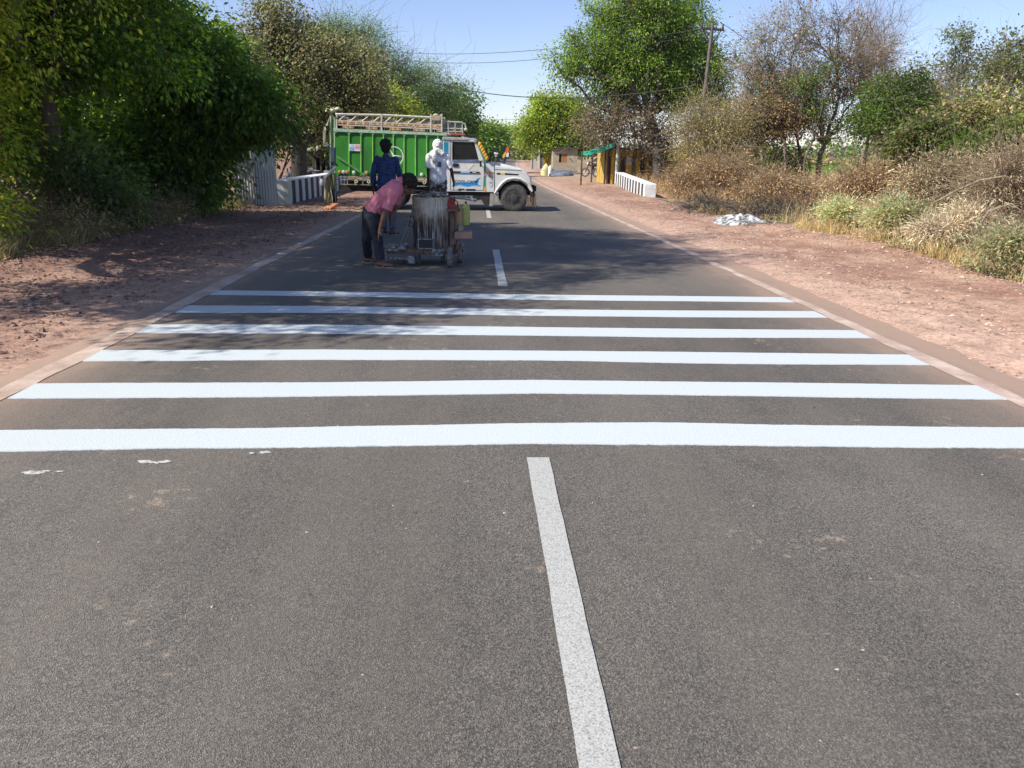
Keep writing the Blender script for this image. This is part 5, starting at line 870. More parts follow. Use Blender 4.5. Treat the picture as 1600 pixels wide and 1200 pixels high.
m.ball(c+Vector((0, 0, .02)), (.108, .118, .125), 14); m.ball(c+Vector((0, -.03, -.09)), (.092, .10, .09), 12); m.cone(Jv['neck']+Vector((-.02, -.03, .04)), Jv['neck']+Vector((-.10, -.06, -.02)), .085, .085); m.cone(Jv['neck']+Vector((-.06, -.09, .02)), Jv['neck']+Vector((-.07, -.13, -.12)), .06, .055); m.cone(Jv['neck']+Vector((.05, -.03, .03)), Jv['neck']+Vector((.10, -.04, -.0)), .07, .06)
o = m.build('head_wrap', WRAP, pw, remesh=.008); fold(o, .010, 17, 9, (1, 1, 2))
# printed block on the back of the T-shirt
q = Jv['chest']
m = MB(); PR = []
def pr(a, b, c, d, off=-.165): m.add([(q.x+a, q.y+off, q.z+b), (q.x+c, q.y+off, q.z+b), (q.x+c, q.y+off, q.z+d), (q.x+a, q.y+off, q.z+d)], [(0, 1, 2, 3)])
def sh_y(x, z): # drape onto the shirt back
    return 0
back = [o_ for o_ in pw.children if o_.name.startswith('shirt')][0]
def drape(m_):
    from mathutils.bvhtree import BVHTree
    me = back.data; rl = root_loc(pw); bv = BVHTree.FromPolygons([v.co+Vector(rl) for v in me.vertices], [tuple(p_.vertices) for p_ in me.polygons]); out = []
    for x, y, z in m_.v: h_ = bv.ray_cast(Vector((x, y-1, z)), Vector((0, 1, 0))); out.append((x, (h_[0].y-.006) if h_[0] is not None else y, z))
    m_.v = out
def patch(a, b, c, d, n=6):
    V = [(q.x+a+(c-a)*i/n, q.y-.17, q.z+b+(d-b)*j/n) for j in range(n+1) for i in range(n+1)]; m.add(V, [(j*(n+1)+i, j*(n+1)+i+1, (j+1)*(n+1)+i+1, (j+1)*(n+1)+i) for j in range(n) for i in range(n)])
patch(.0, -.10, .075, .01); patch(-.025, -.10, -.005, -.06); patch(-.06, -.09, -.04, -.07); drape(m); m.build('shirt_print', mat('shirt_ink', (.06, .07, .12), (.25, .26, .3), .8, scale=30), pw)
# ------------------------------------------------------------------ thermoplastic marking machine
DRIP = bpy.data.materials.new('dripped_kettle'); DRIP.use_nodes = True; t = DRIP.node_tree; L = t.links.new; b = t.nodes['Principled BSDF']; b.inputs['Roughness'].default_value = .7; tc = _n(t, 'ShaderNodeTexCoord')
zz = _n(t, 'ShaderNodeSeparateXYZ'); L(tc.outputs['Object'], zz.inputs[0])
base = ramp(mathn('ADD', zz.outputs[2], mathn('MULTIPLY', noise(5, 4), .35)), [(.35, (.06, .05, .045)), (.68, (.03, .025, .02)), (.80, (.14, .10, .06)), (.95, (.56, .54, .43)), (1.0, (.50, .47, .36))])
rust = ramp(noise(3, 5), [(.5, 0.), (.68, 1.)]); base = mixn(mathn('MULTIPLY', rust, .55), base, (.24, .13, .065))
dr = ramp(noise(62, 4, stretch=(1, 1, .03)), [(.53, 0.), (.60, 1.)]); base = mixn(mathn('MULTIPLY', dr, .8), base, (.62, .62, .57))
dk = ramp(noise(48, 4, stretch=(1.3, 1.3, .05)), [(.53, 0.), (.60, 1.)]); base = mixn(mathn('MULTIPLY', dk, .5), base, (.04, .032, .026)); L(base, b.inputs['Base Color'])
bp = _n(t, 'ShaderNodeBump'); bp.inputs['Strength'].default_value = .6; bp.inputs['Distance'].default_value = .008; L(dr, bp.inputs['Height']); L(bp.outputs[0], b.inputs['Normal'])
GRM = mat('grimy_steel', (.32, .31, .27), (.04, .036, .032), .7, scale=22, bump=.4, lo=.4, hi=.62); RST = mat('rusty_steel', (.22, .13, .09), (.05, .04, .035), .8, scale=12, bump=.3); TANM = mat('scorched_tan', (.50, .33, .19), (.30, .20, .12), .7, scale=4, stretch=(1, 1, .6)); LIME = mat('lime_cylinder', (.44, .48, .13), (.25, .30, .09), .45, scale=14, lo=.3); REDM = mat('engine_red', (.34, .03, .035), (.16, .02, .02), .5, scale=14); PGREY = mat('paint_crusted_steel', (.36, .38, .38), (.08, .08, .075), .75, scale=26, bump=.4, lo=.42, hi=.6)
MY = 10.75
def M(a, b, dy=0): return Vector(P(a, b, MY+dy))
mc = thing('road_marking_machine', 'paint-crusted road marking machine with a tall dripping kettle on small wheels', 'marking machine', (M(673, 400).x, MY, 0))
c = M(673, 350); r0 = 29.5/F*MY; zt = M(673, 309).z; zb = M(673, 398).z
m = MB(); m.lathe([(r0, zb), (r0*1.0, zb+.36), (r0*1.01, zt-.03), (r0*1.05, zt-.028), (r0*1.05, zt), (r0*.96, zt), (r0*.94, zt-.05), (.02, zt-.055)], (c.x, MY+r0, 0), 'Z', 40); kt = m.build('kettle', DRIP, mc, smooth=35)
m = MB(); m.box((M(665, 380).x, MY+.06, M(665, 381).z), (.19, .16, .12)); m.build('burner_opening', BLK, kt)
m = MB(); m.box((M(665, 380).x, MY+.0, M(665, 373.6).z), (.20, .05, .014)); m.box((M(665, 380).x, MY+.0, M(665, 388).z), (.20, .05, .014)); m.box((M(653.6, 380).x, MY+.0, M(665, 381).z), (.018, .05, .13)); m.box((M(676.5, 380).x, MY+.0, M(665, 381).z), (.018, .05, .13)); m.build('opening_frame', PGREY, kt)
m = MB(); m.lathe([(r0*.93, zt-.02), (r0*.9, zt+.02), (.05, zt+.035)], (c.x-.02, MY+r0+.03, 0), 'Z', 30); m.box((c.x-.1, MY+.12, zt+.02), (.3, .05, .02)); m.tube([(c.x-.2, MY+.2, zt+.01), (c.x-.12, MY+.3, zt+.06), (c.x+.2, MY+.3, zt+.05)], .014, 6); m.build('lid', GRM, kt, smooth=35)
m = MB(); m.tube([M(652, 305, .2), M(660, 302, .1), M(690, 306, .05), M(708, 307, 0)], .012, 6); m.build('lid_bar', GRM, kt)
# chassis
m = MB(); a = M(604, 391); b2 = M(700, 397)
m.box(((a.x+b2.x)/2, MY+.02, M(650, 393).z), (b2.x-a.x, .05, .07)); m.box(((a.x+b2.x)/2, MY+.62, M(650, 393).z), (b2.x-a.x, .05, .07))
for k in range(6): m.box((a.x+.04+(b2.x-a.x-.08)*k/5, MY+.32, M(650, 393).z), (.06, .56, .05))
m.box(((a.x+b2.x)/2, MY+.32, M(650, 389).z), (b2.x-a.x-.02, .60, .015)); ch = m.build('chassis', RST, mc, bevel=.006)
m = MB(); m.box(((M(676, 0+394).x+M(692, 394).x)/2, MY-.012, M(684, 394.5).z), (.15, .02, .09)); m.build('maker_plate', PGREY, ch); 
m = MB(); m.box((M(619, 388).x, MY+.1, M(619, 386.5).z), (.28, .30, .045)); m.box((M(612, 388).x, MY+.0, M(619, 389).z), (.20, .10, .05)); m.box((M(630, 384).x, MY+.1, M(630, 383).z), (.16, .2, .02), Matrix.Rotation(-.25, 3, 'Y')); 
for k in range(7): m.box((M(606+k*4, 384).x, MY-.03, M(606, 385).z+.01*math.sin(k*2)), (.012, .05, .05))
m.build('shoe_box', PGREY, ch, bevel=.004)
m = MB(); m.tube([M(604, 403), M(640, 405)], .012, 6); m.tube([M(603, 392, -.02), M(604, 407, -.02)], .012, 6); m.box(M(643, 405), (.10, .12, .10)); m.build('guide_arm', PGREY, ch)
m = MB(); m.tube([M(625, 384), M(634, 360, .02), M(640, 336, .04)], .013, 7); m.tube([M(630, 384, .08), M(640, 362, .1), M(646, 342, .1)], .013, 7); m.tube([M(634, 336, .04), M(640, 339, .04), M(641, 335, .04)], .016, 7); m.tube([M(640, 341, .1), M(637, 350, .08), M(643, 352, .08)], .010, 6); m.build('lever', mat('lever_grey', (.22, .22, .21), (.12, .12, .12), .5, scale=20), mc, smooth=50)
m = MB(); m.tube([M(642, 340, .1), M(646, 320, .15), M(648, 305, .3)], .012, 6); m.tube([M(634, 299.5, .2), M(650, 302, .2)], .016, 6); m.build('push_rod', GRM, mc)
def sm_wheel(cx, cy, r, w):
    m = MB(); m.lathe([(r*.55, -w/2), (r*.9, -w/2), (r, -w*.3), (r, w*.3), (r*.9, w/2), (r*.55, w/2)], (cx, cy, r), 'X', 28, True); o = m.build('wheel', mat('dusty_small_tyre', (.20, .19, .17), (.07, .065, .06), .85, scale=18), mc, smooth=35)
    m = MB(); m.lathe([(r*.58, -w*.32), (r*.2, -w*.2), (r*.2, w*.2), (r*.58, w*.32)], (cx, cy, r), 'X', 20); m.tube([(cx-w*.6, cy, r), (cx+w*.6, cy, r)], r*.14, 8); m.build('rim', RST, o, smooth=35)
g1 = g0(703, 420); sm_wheel(g1[0]+.0, g1[1]+.14, .135, .07); sm_wheel(g1[0]+.12, g1[1]+.62, .135, .07); sm_wheel(M(652, 400).x, MY+.12, .10, .06); sm_wheel(M(690, 400).x, MY+.45, .085, .05)
m = MB(); m.tube([(g1[0], g1[1]+.14, .135), (g1[0]+.12, g1[1]+.62, .135)], .018, 6); m.bar(M(652, 396, .12), (M(652, 396).x, MY+.12, .1), .05); m.bar((g1[0]-.08, MY+.1, .27), (g1[0]+.16, MY+.5, .24), .06, .05); m.build('axle', GRM, mc)
# right-hand side: post, engine, gas cylinder, canister, tool box
m = MB(); m.box((M(705.5, 360).x, MY+.16, (M(705, 332).z+M(705, 385).z)/2), (.06, .06, M(705, 332).z-M(705, 385).z)); m.box((M(709, 330).x, MY+.2, M(709, 329).z), (.17, .28, .03)); m.build('side_post', RST, mc)
m = MB(); m.box(M(705, 322, .2), (.11, .16, .11)); m.lathe([(.05, -.02), (.06, .0), (.06, .03), (.03, .04)], tuple(M(704.5, 314, .15)), 'Y', 18); m.tube([M(704, 306, .15), M(704.5, 326, .15)], .02, 8); m.build('engine', REDM, mc, bevel=.012)
m = MB(); m.tube([M(709, 310, .15), M(715, 316, .15), M(715.5, 326, .15)], .008, 6); m.build('hose', BLK, mc, smooth=60); m = MB(); m.tube([M(641, 335, .1), M(639, 352, .1), M(648, 356, .1)], .007, 6); m.build('hose', BLK, mc, smooth=60)
m = MB(); c2 = M(719, 340, .35); m.lathe([(.05, M(0, 372).z*0+M(719, 366).z), (.085, M(719, 362).z), (.09, M(719, 340).z), (.085, M(719, 327).z), (.04, M(719, 322).z)], (M(714, 340).x, MY+.3, 0), 'Z', 24); m.build('canister', TANM, mc, smooth=40)
m = MB(); m.lathe([(.045, M(727, 354).z), (.056, M(727, 351).z), (.058, M(727, 335).z), (.055, M(727, 325).z), (.03, M(727, 320).z)], (M(727.5, 340).x, MY+.28, 0), 'Z', 20); gc = m.build('gas_cylinder', LIME, mc, smooth=40)
m = MB(); m.lathe([(.014, 0), (.014, .03)], (M(727.5, 320).x, MY+.28, M(727, 320).z), 'Z', 8); m.build('valve', BLK, gc)
m = MB(); m.box((M(724, 368).x, MY+.22, M(724, 368.5).z), (.24, .32, .09)); m.bar(M(716, 376, .2), M(712, 396, .3), .04); m.build('tool_tray', mat('tan_board', (.38, .24, .17), (.24, .15, .11), .8, scale=8), mc, bevel=.006)
tag(MB().lathe([(.028, 0), (.028, .08), (.012, .10), (.012, .12)], tuple(M(718, 362, .2)), 'Z', 12).build('bottle', mat('bottle_grey', (.2, .26, .28), (.12, .15, .16), .3), None, smooth=40), 'small grey bottle standing in the machine\'s tool tray', 'bottle')
m = MB(); m.tube([M(707, 308.5, .1), M(723, 309.5, .05), M(741, 312.5, 0)], .018, 8); m.tube([M(716, 307.5, .12), M(735, 308, .1)], .012, 6); m.ball(M(742, 312.5, 0), (.03, .03, .022)); m.build('handle_bar', PGREY, mc, smooth=50)
m = MB()
for k in range(5): m.tube([M(700+k*5, 388, .25), M(703+k*5, 398-k*1.5, .3+.03*k)], .018, 6)
m.box(M(708, 392, .35), (.14, .2, .06)); m.build('dispenser', RST, mc)
# ------------------------------------------------------------------ parapets, sheets, shops, poles
PWH = mat('limewash_white', (.66, .68, .68), (.50, .50, .48), .85, scale=5, bump=.15); PBK = mat('bitumen_black', (.055, .045, .045), (.035, .03, .03), .8, scale=8)
def parapet(label, a, b, h0, h1, zb0, zb1, w, n, side, first_white=1):
    a = Vector((a[0], a[1], 0)); b = Vector((b[0], b[1], 0)); d = (b-a).normalized(); nrm = Vector((d.y, -d.x, 0))*side; L_ = (b-a).length
    r = thing('parapet_wall', label, 'parapet', (a.x, a.y, 0)); m = MB(); V = []
    for p, h, zb in ((a, h0, zb0), (b, h1, zb1)):
        for q_ in (p, p+nrm*w): V += [(q_.x, q_.y, zb-.25), (q_.x, q_.y, zb+h)]
    m.add(V, [(0, 2, 3, 1), (4, 5, 7, 6), (0, 1, 5, 4), (2, 6, 7, 3), (1, 3, 7, 5), (0, 4, 6, 2)]); m.build('wall', PWH, r, bevel=.02)
    m = MB(); tk = .003
    for k in range(n):
        if k % 2 == (0 if first_white else 1): continue
        for t0, t1 in ((k/n, (k+1)/n),):
            p0, p1 = a.lerp(b, t0)-nrm*tk, a.lerp(b, t1)-nrm*tk; H0, H1 = h0+(h1-h0)*t0, h0+(h1-h0)*t1; Z0, Z1 = zb0+(zb1-zb0)*t0, zb0+(zb1-zb0)*t1
            m.add([(p0.x, p0.y, Z0-.24), (p1.x, p1.y, Z1-.24), (p1.x, p1.y, Z1+H1-.03), (p0.x, p0.y, Z0+H0-.03)], [(0, 1, 2, 3)])
    m.build('black_stripes', PBK, r); return r
parapet('long low culvert wall with black and white stripes at the left shoulder', (-5.52, 23.5), (-5.75, 36), .73, .75, 0, 0, .50, 25, -1)
parapet('low culvert wall with narrow black and white stripes along the right shoulder', (6.74, 31.6), (7.46, 42.8), .52, .62, 0.0, .16, .46, 23, 1)
# corrugated sheets
TIN = mat('galvanised_sheet', (.46, .52, .56), (.34, .39, .43), .5, metal=.25, scale=3, stretch=(1, 1, .3)); TIND = mat('weathered_sheet', (.45, .46, .45), (.17, .16, .15), .65, metal=.15, scale=5, stretch=(3, 3, .4), lo=.4, hi=.6)
def sheet(label, x0, x1, Y, pt0, pt1, mt, yaw=0, w=.076):
    A = P(x0, 322, Y); B = P(x1, 324, Y+yaw); n = 70; m = MB(); V = []
    for i in range(n+1):
        t_ = i/n; x = A[0]+(B[0]-A[0])*t_; y = Y+yaw*t_+.011*math.sin(t_*(B[0]-A[0])/w*6.283); zt_ = P(0, pt0+(pt1-pt0)*t_, Y)[2] if 0 else P(x0+(x1-x0)*t_, pt0+(pt1-pt0)*t_, Y)[2]
        V += [(x, y, -.1), (x, y, zt_), (x, y+.012, zt_), (x, y+.012, -.1)]
    m.add(V, [(4*i+a, 4*i+4+a, 4*i+4+(a+1) % 4, 4*i+(a+1) % 4) for i in range(n) for a in range(4)]); o = m.build('metal_sheet', mt, None, smooth=30)
    return tag(o, label, 'metal sheet', 'corrugated sheets standing under the trees')
sheet('upright smooth grey corrugated sheet right next to the white wall end', 401, 435, 22.9, 236, 226, TIN, .1); sheet('weathered darker corrugated sheet half hidden by leaves', 370, 400.5, 22.7, 232, 240, TIND)
# left background: shed, wall pieces, rubbish heap behind the striped wall
PNK = mat('pink_brick_wall', (.50, .34, .26), (.36, .22, .17), .9, scale=7); DKW = mat('dark_timber', (.08, .07, .06), (.04, .035, .03), .9, scale=6)
def roofed_shed(label, Y, xl, xr, yt, yb, wallm, roofm, depth=3, overhang=.3, name='shed'):
    a = P(xl, yb, Y); b = P(xr, yb, Y); zt_ = P(xl, yt, Y)[2]; g_ = min(gh(a[0], Y), gh(b[0], Y))-.1; r = thing(name, label, 'shed', (a[0], Y, g_)); m = MB(); w_ = b[0]-a[0]
    m.box((a[0]+w_/2, Y+depth, (zt_+g_)/2), (w_, .12, zt_-g_)); m.box((a[0]+.06, Y+depth/2, (zt_+g_)/2), (.12, depth-.14, zt_-g_)); m.box((b[0]-.06, Y+depth/2, (zt_+g_)/2), (.12, depth-.14, zt_-g_)); m.build('wall', wallm, r)
    m = MB(); m.box((a[0]+w_/2, Y+depth/2-.1, zt_+.06), (w_+overhang*2, depth+.6, .07), Matrix.Rotation(R(4), 3, 'X')); m.build('roof', roofm, r)
    for x_ in np.linspace(a[0]+.2, b[0]-.2, 3): m = MB(); m.tube([(x_, Y, g_), (x_, Y, zt_)], .06, 6); m.build('post', DKW, r)
    return r
roofed_shed('dark open shed under the trees beyond the striped left wall', 44, 488, 516, 233, 262, DKW, mat('pale_roof_edge', (.42, .38, .28), (.2, .18, .14), .8))
m = MB(); a = P(432, 262, 47); b = P(478, 262, 47); zt = P(450, 219, 47)[2]; m.box(((a[0]+b[0])/2, 47, zt/2), (b[0]-a[0], .2, zt))
o = m.build('brick_wall', PNK, None); tag(o, 'pinkish sunlit wall glimpsed either side of the thick black trunk', 'wall')
m = MB(); c = P(492, 268, 38); 
for k in range(26): m.box((c[0]+random.uniform(-1.0, 1.2), 38+random.uniform(-1, 1), .25+random.random()*.5), (random.uniform(.3, .9), random.uniform(.2, .7), random.uniform(.04, .2)), Matrix.Rotation(random.random()*3, 3, 'Z') @ Matrix.Rotation(random.uniform(-.5, .5), 3, 'X'))
tag(m.build('scrap_heap', mat('slate_scrap', (.14, .14, .19), (.06, .06, .08), .7, scale=2), None), 'bluish-grey heap of scrap behind the striped left wall', 'scrap heap')
# big shade shrub mass behind
tree('hedge', 'dark shaded undergrowth behind the thick black trunk', 'hedge', tuple(P(430, 262, 40)[:2]), pb(40, (410, 215, 40, 34), (485, 195, 40, 22), (455, 180, 40, 24), (505, 210, 22, 16), (395, 170, 40, 30), (530, 215, 30, 30)), 260, 60, (.13, .045), DARK[:3]+OLIVE[:1], .05, .34, stems=4)
# right: shops
WALLB = mat('stained_beige_wall', (.42, .35, .25), (.30, .25, .18), .9, scale=4, bump=.2); YW = mat('yellow_ochre_paint', (.62, .38, .03), (.48, .30, .05), .8, scale=5, lo=.3); MAR = mat('maroon_door', (.13, .04, .05), (.06, .03, .03), .7); ORD = mat('orange_shutter', (.42, .19, .05), (.28, .12, .04), .7, scale=9, stretch=(6, 6, 1))
def wpoly(Y, *p): return [XZ(a, b, Y) for a, b in p]
Yh = 62; hb = P(865, 275, Yh); hut = thing('hut', 'small beige walled hut with a brown wooden window under the yellow-green tree', 'hut', (hb[0], Yh, gh(hb[0], Yh)))
m = MB(); g_ = gh(hb[0], Yh)-.2; xl, xr = XZ(863, 275, Yh)[0], XZ(901, 275, Yh)[0]; zt = P(880, 231, Yh)[2]; wx0, wz1 = XZ(873.5, 240.5, Yh); wx1, wz0 = XZ(886, 254, Yh)
for x0_, x1_, z0_, z1_ in ((xl, wx0, g_, zt), (wx1, xr, g_, zt), (wx0, wx1, g_, wz0), (wx0, wx1, wz1, zt)): m.box(((x0_+x1_)/2, Yh, (z0_+z1_)/2), (x1_-x0_, .15, z1_-z0_))
m.box((xl+.08, Yh+1.6, (g_+zt)/2), (.15, 3, zt-g_)); m.box((xr-.08, Yh+1.6, (g_+zt)/2), (.15, 3, zt-g_)); m.box(((xl+xr)/2, Yh+3.2, (g_+zt)/2), (xr-xl, .15, zt-g_)); m.build('wall', WALLB, hut)
m = MB(); m.box(((wx0+wx1)/2+.1, Yh-.02, (wz0+wz1)/2), ((wx1-wx0)*.75, .05, (wz1-wz0)*.96)); m.build('window_shutter', ORD, hut); m = MB(); m.box(((wx0+wx1)/2, Yh+.3, (wz0+wz1)/2), (wx1-wx0, .1, wz1-wz0)); m.build('interior_shade_panel', BLK, hut)  # black panel behind the window opening stands in for the unlit room
m = MB(); m.box(((xl+xr)/2, Yh+1.5, zt+.05), (xr-xl+.4, 3.6, .08), Matrix.Rotation(R(3), 3, 'X')); m.build('roof', DKW, hut); m = MB(); m.box(((xl+xr)/2, Yh-.12, g_+.35), (xr-xl+.1, .3, .5)); m.build('plinth', mat('grey_plinth', (.26, .24, .22), (.17, .15, .14), .9), hut)
m = MB(); q = P(857.5, 262, 66); zt = P(857, 240, 66)[2]; g_ = gh(q[0], 66); m.box((q[0]-.2, 66, (zt+g_)/2), (.42, .1, zt-g_)); m.box((q[0]+.16, 66.05, (zt+g_)/2+.1), (.22, .12, zt-g_-.3)); 
tag(m.build('yellow_door', YW, None), 'narrow bright yellow door panel left of the beige hut', 'door panel')
kx = P(836, 268, 84); kz = gh(kx[0], 84); ks = thing('kiosk', 'small yellow-topped white slatted kiosk at the bend, leftmost of the stalls', 'kiosk', (kx[0], 84, kz)); s_ = 84/F
m = MB(); m.box((kx[0], 84.5, kz+.75), (11*s_, .9, 1.5)); m.build('base', mat('whitewashed_slats', (.52, .50, .42), (.34, .33, .27), .8, scale=8, stretch=(8, 1, .3)), ks); m = MB(); m.box((kx[0]+.02, 84.55, kz+1.85), (8.5*s_, .8, .65)); m.build('yellow_panel', mat('lemon_panel', (.60, .62, .16), (.5, .5, .2), .7, scale=9), ks)
for dx in (-.42, .42): m = MB(); m.box((kx[0]+dx, 84, kz+1.1), (.07, .07, 2.2)); m.build('post', PWH, ks)
m = MB(); q = P(845.5, 268, 84); m.box((q[0], 84.5, gh(q[0], 84)+.55), (9*s_, .8, 1.1)); tag(m.build('crate', mat('grey_crate', (.26, .25, .22), (.15, .14, .12), .85, scale=5), None, bevel=.02), 'grey wooden counter box beside the slatted kiosk', 'counter')
def heap(name, label, cat, Y, cxp, w, h, mt, seed, amp=.12, yb=None, d=1.0):
    q = P(cxp, yb or 272, Y); g_ = gh(q[0], Y); m = MB(); m.ball((q[0], Y, g_), (w, d, h), 14); s0 = seed
    m.v = [(x+amp*float(fbm([x*4], [z*4], [y*4], 3, s0)[0]), y, max(g_-.05, z+amp*float(fbm([x*5], [y*5], [z*5], 3, s0+9)[0]))) for x, y, z in m.v]
    return tag(m.build(name, mt, None, smooth=0), label, cat)
heap('tarpaulin', 'crumpled slate-blue tarpaulin lying before the beige hut', 'tarpaulin', 60.5, 878, .95, .38, mat('slate_tarp', (.16, .18, .23), (.08, .09, .12), .6, scale=3), 3)
heap('sack', 'pale yellow sack leaning at the hut\'s left corner', 'sack', 63, 852, .35, .85, mat('yellow_sack', (.55, .52, .26), (.4, .38, .2), .85, scale=4), 7, .08, d=.35)
heap('sack', 'white sack standing between the yellow sack and the blue tarpaulin', 'sack', 62, 859.5, .17, .8, mat('white_sack', (.62, .62, .6), (.5, .5, .48), .85), 11, .05, d=.3)
# green net awning on poles
aw = thing('awning', 'bright turquoise green cloth awning sloping beside the yellow shop', 'awning', tuple(P(925, 275, 57))[:2]+(0.15,)); TQ = mat('turquoise_cloth', (.02, .42, .28), (.015, .34, .22), .6); m = MB(); A = [P(910, 236, 55), P(938, 226, 55.5), P(968, 222, 58), P(945, 232, 62)]
n = 12; V = []
c00, c10, c11, c01 = [np.array(P(*q)) for q in ((909, 236.5, 43.6), (960, 222, 43.2), (968, 219, 45.5), (925, 233, 46.5))]
for j in range(n):
    for i in range(n): a_, b_ = i/(n-1), j/(n-1); p = c00*(1-a_)*(1-b_)+c10*a_*(1-b_)+c11*a_*b_+c01*(1-a_)*b_; V.append((p[0], p[1], p[2]-.12*math.sin(math.pi*a_)-.12*math.sin(math.pi*b_)))
m.add(V, [(j*n+i, j*n+i+1, (j+1)*n+i+1, (j+1)*n+i) for j in range(n-1) for i in range(n-1)]); lo = [(a_, b_, c_-.35*(1 if k < n else 0)) for k, (a_, b_, c_) in enumerate(V[:n])]; m.add(V[:n]+[(a_, b_, c_-.22) for a_, b_, c_ in V[:n]], [(i, i+1, n+i+1, n+i) for i in range(n-1)]); m.build('cloth', TQ, aw)
for q0 in ((909.5, 236.5, 43.6), (926, 233, 46.5), (947, 226, 43.6)): t_ = P(*q0); m = MB(); m.tube([(t_[0], t_[1], 0), (t_[0], t_[1], t_[2])], .045, 6); m.build('pole', DKW, aw)
# yellow shop row
Ys = 44.0; sx = P(948, 280, Ys); sp_ = thing('shop', 'yellow painted shop front with maroon doors and posters behind the right culvert wall', 'shop', (sx[0], Ys, gh(sx[0], Ys))); g_ = gh(sx[0], Ys)-.1; zt = P(980, 234, Ys)[2]
m = MB(); xl, xr = sx[0], P(1092, 280, Ys)[0]; m.box(((xl+xr)/2, Ys+.24, (g_+zt)/2), (xr-xl, .12, zt-g_)); m.box((xl+.06, Ys+2.0, (g_+zt)/2), (.12, 3.3, zt-g_)); m.box((xr-.06, Ys+2.3, (g_+zt)/2), (.12, 2.8, zt-g_)); m.box(((xl+xr)/2, Ys+3.8, (g_+zt)/2), (xr-xl, .12, zt-g_)); m.build('wall', mat('shop_wall_ochre', (.58, .38, .06), (.40, .28, .08), .85, scale=3), sp_)
m = MB(); m.box(((xl+xr)/2, Ys+2.3, zt+.06), (xr-xl+.4, 4.2, .1), Matrix.Rotation(R(2), 3, 'X')); m.build('roof', DKW, sp_)
for p0, p1, mm in ((949, 951, MAR), (955, 960, YW), (963.5, 968, YW), (978, 987, YW), (993.5, 1000, YW), (1009, 1013, YW), (1062, 1074, YW), (1080, 1088, YW)):
    x0_, x1_ = P(p0, 250, Ys)[0], P(p1, 250, Ys)[0]; m = MB(); m.box(((x0_+x1_)/2, Ys, (g_+zt)/2), (x1_-x0_, .25, zt-g_)); m.build('pillar', mm, sp_)
for p0, p1, mm in ((951.5, 954.5, MAR), (968.5, 971, mat('green_door', (.16, .22, .07), (.1, .14, .05), .7)), (972, 977.5, MAR), (988, 993, mat('grey_door', (.28, .26, .24), (.2, .18, .17), .7)), (1001, 1008, MAR)):
    x0_, x1_ = P(p0, 250, Ys)[0], P(p1, 250, Ys)[0]; m = MB(); m.box(((x0_+x1_)/2, Ys+.16, (g_+zt)/2-.15), (x1_-x0_, .06, zt-g_-.4)); m.build('door', mm, sp_)
m = MB(); c = P(982.5, 252, Ys-.14); m.box(c, (.26, .02, .42)); m.build('poster', mat('faded_poster', (.55, .50, .48), (.4, .36, .36), .6, scale=9), sp_)
m = MB(); q = P(963.5, 268, 43.4); zt = P(964, 226, 43.4)[2]; m.lathe([(.10, -.2), (.09, zt*.6), (.08, zt), (.03, zt+.04)], (q[0], 43.4, 0), 'Z', 12); tag(m.build('concrete_post', mat('pale_concrete', (.50, .52, .47), (.38, .4, .36), .8, scale=5), None, smooth=40), 'short pale concrete post at the far end of the right culvert wall', 'post')
# motorcycles
def bike(label, x, y, rz, group=None, kick=True):
    r = thing('motorcycle', label, 'motorcycle', (0, 0, 0), group); ROOTS[r.name] = (0, 0, 0)
    for wy in (-.64, .64):
        m = MB(); m.lathe([(.22, -.04), (.29, -.045), (.31, 0), (.29, .045), (.22, .04)], (0, wy, .31), 'X', 24, True); o = m.build('wheel', RUB, r, smooth=35); m = MB()
        for k in range(5): a = k*math.pi/5; m.bar((0, wy+math.cos(a)*.23, .31+math.sin(a)*.23), (0, wy-math.cos(a)*.23, .31-math.sin(a)*.23), .02)
        m.build('spokes', RAIL, o)
    m = MB(); m.tube([(0, .64, .31), (0, .46, .75), (0, .40, .98)], .035, 6); m.tube([(0, .42, .85), (0, .0, .45), (0, -.3, .45), (0, -.64, .31)], .03, 6); m.tube([(0, .35, .8), (0, -.2, .72), (0, -.7, .80)], .03, 6); m.box((0, .02, .42), (.24, .38, .28)); m.tube([(.12, .1, .3), (.13, -.3, .28), (.14, -.75, .33)], .04, 8); m.build('frame', mat('bike_black', (.03, .03, .035), (.015, .015, .015), .4), r, smooth=40)
    m = MB(); m.ball((0, .18, .83), (.13, .26, .13)); m.build('fuel_tank', mat('bike_red_black', (.08, .015, .015), (.03, .01, .01), .3), r, smooth=60); m = MB(); m.box((0, -.33, .83), (.24, .62, .09)); m.build('saddle', BLK, r, bevel=.03)
    m = MB(); m.tube([(-.34, .28, 1.02), (-.15, .38, 1.0), (.15, .38, 1.0), (.34, .28, 1.02)], .016, 6); m.build('handlebar', BLK, r, smooth=50); m = MB(); m.ball((0, .50, .88), (.09, .08, .10)); m.build('headlight', mat('headlamp_glass', (.6, .62, .6)), r, smooth=60)
    r.location = (x, y, gh(x, y) if abs(x-float(road_c(y))) > 3.2 else float(road_z(y))); r.rotation_euler = (0, R(6) if kick else 0, rz); return r
b0 = P(928, 279, 55.5); b1 = P(944, 280, 54); b2 = P(956, 280, 53)
bike('black motorcycle parked under the awning, leftmost of the parked ones', b0[0], 55.5, R(70), 'parked motorcycles'); bike('dark motorcycle parked in the middle beside the awning', b1[0], 54, R(55), 'parked motorcycles'); bike('dark motorcycle parked nearest the concrete post', b2[0], 53, R(40), 'parked motorcycles')
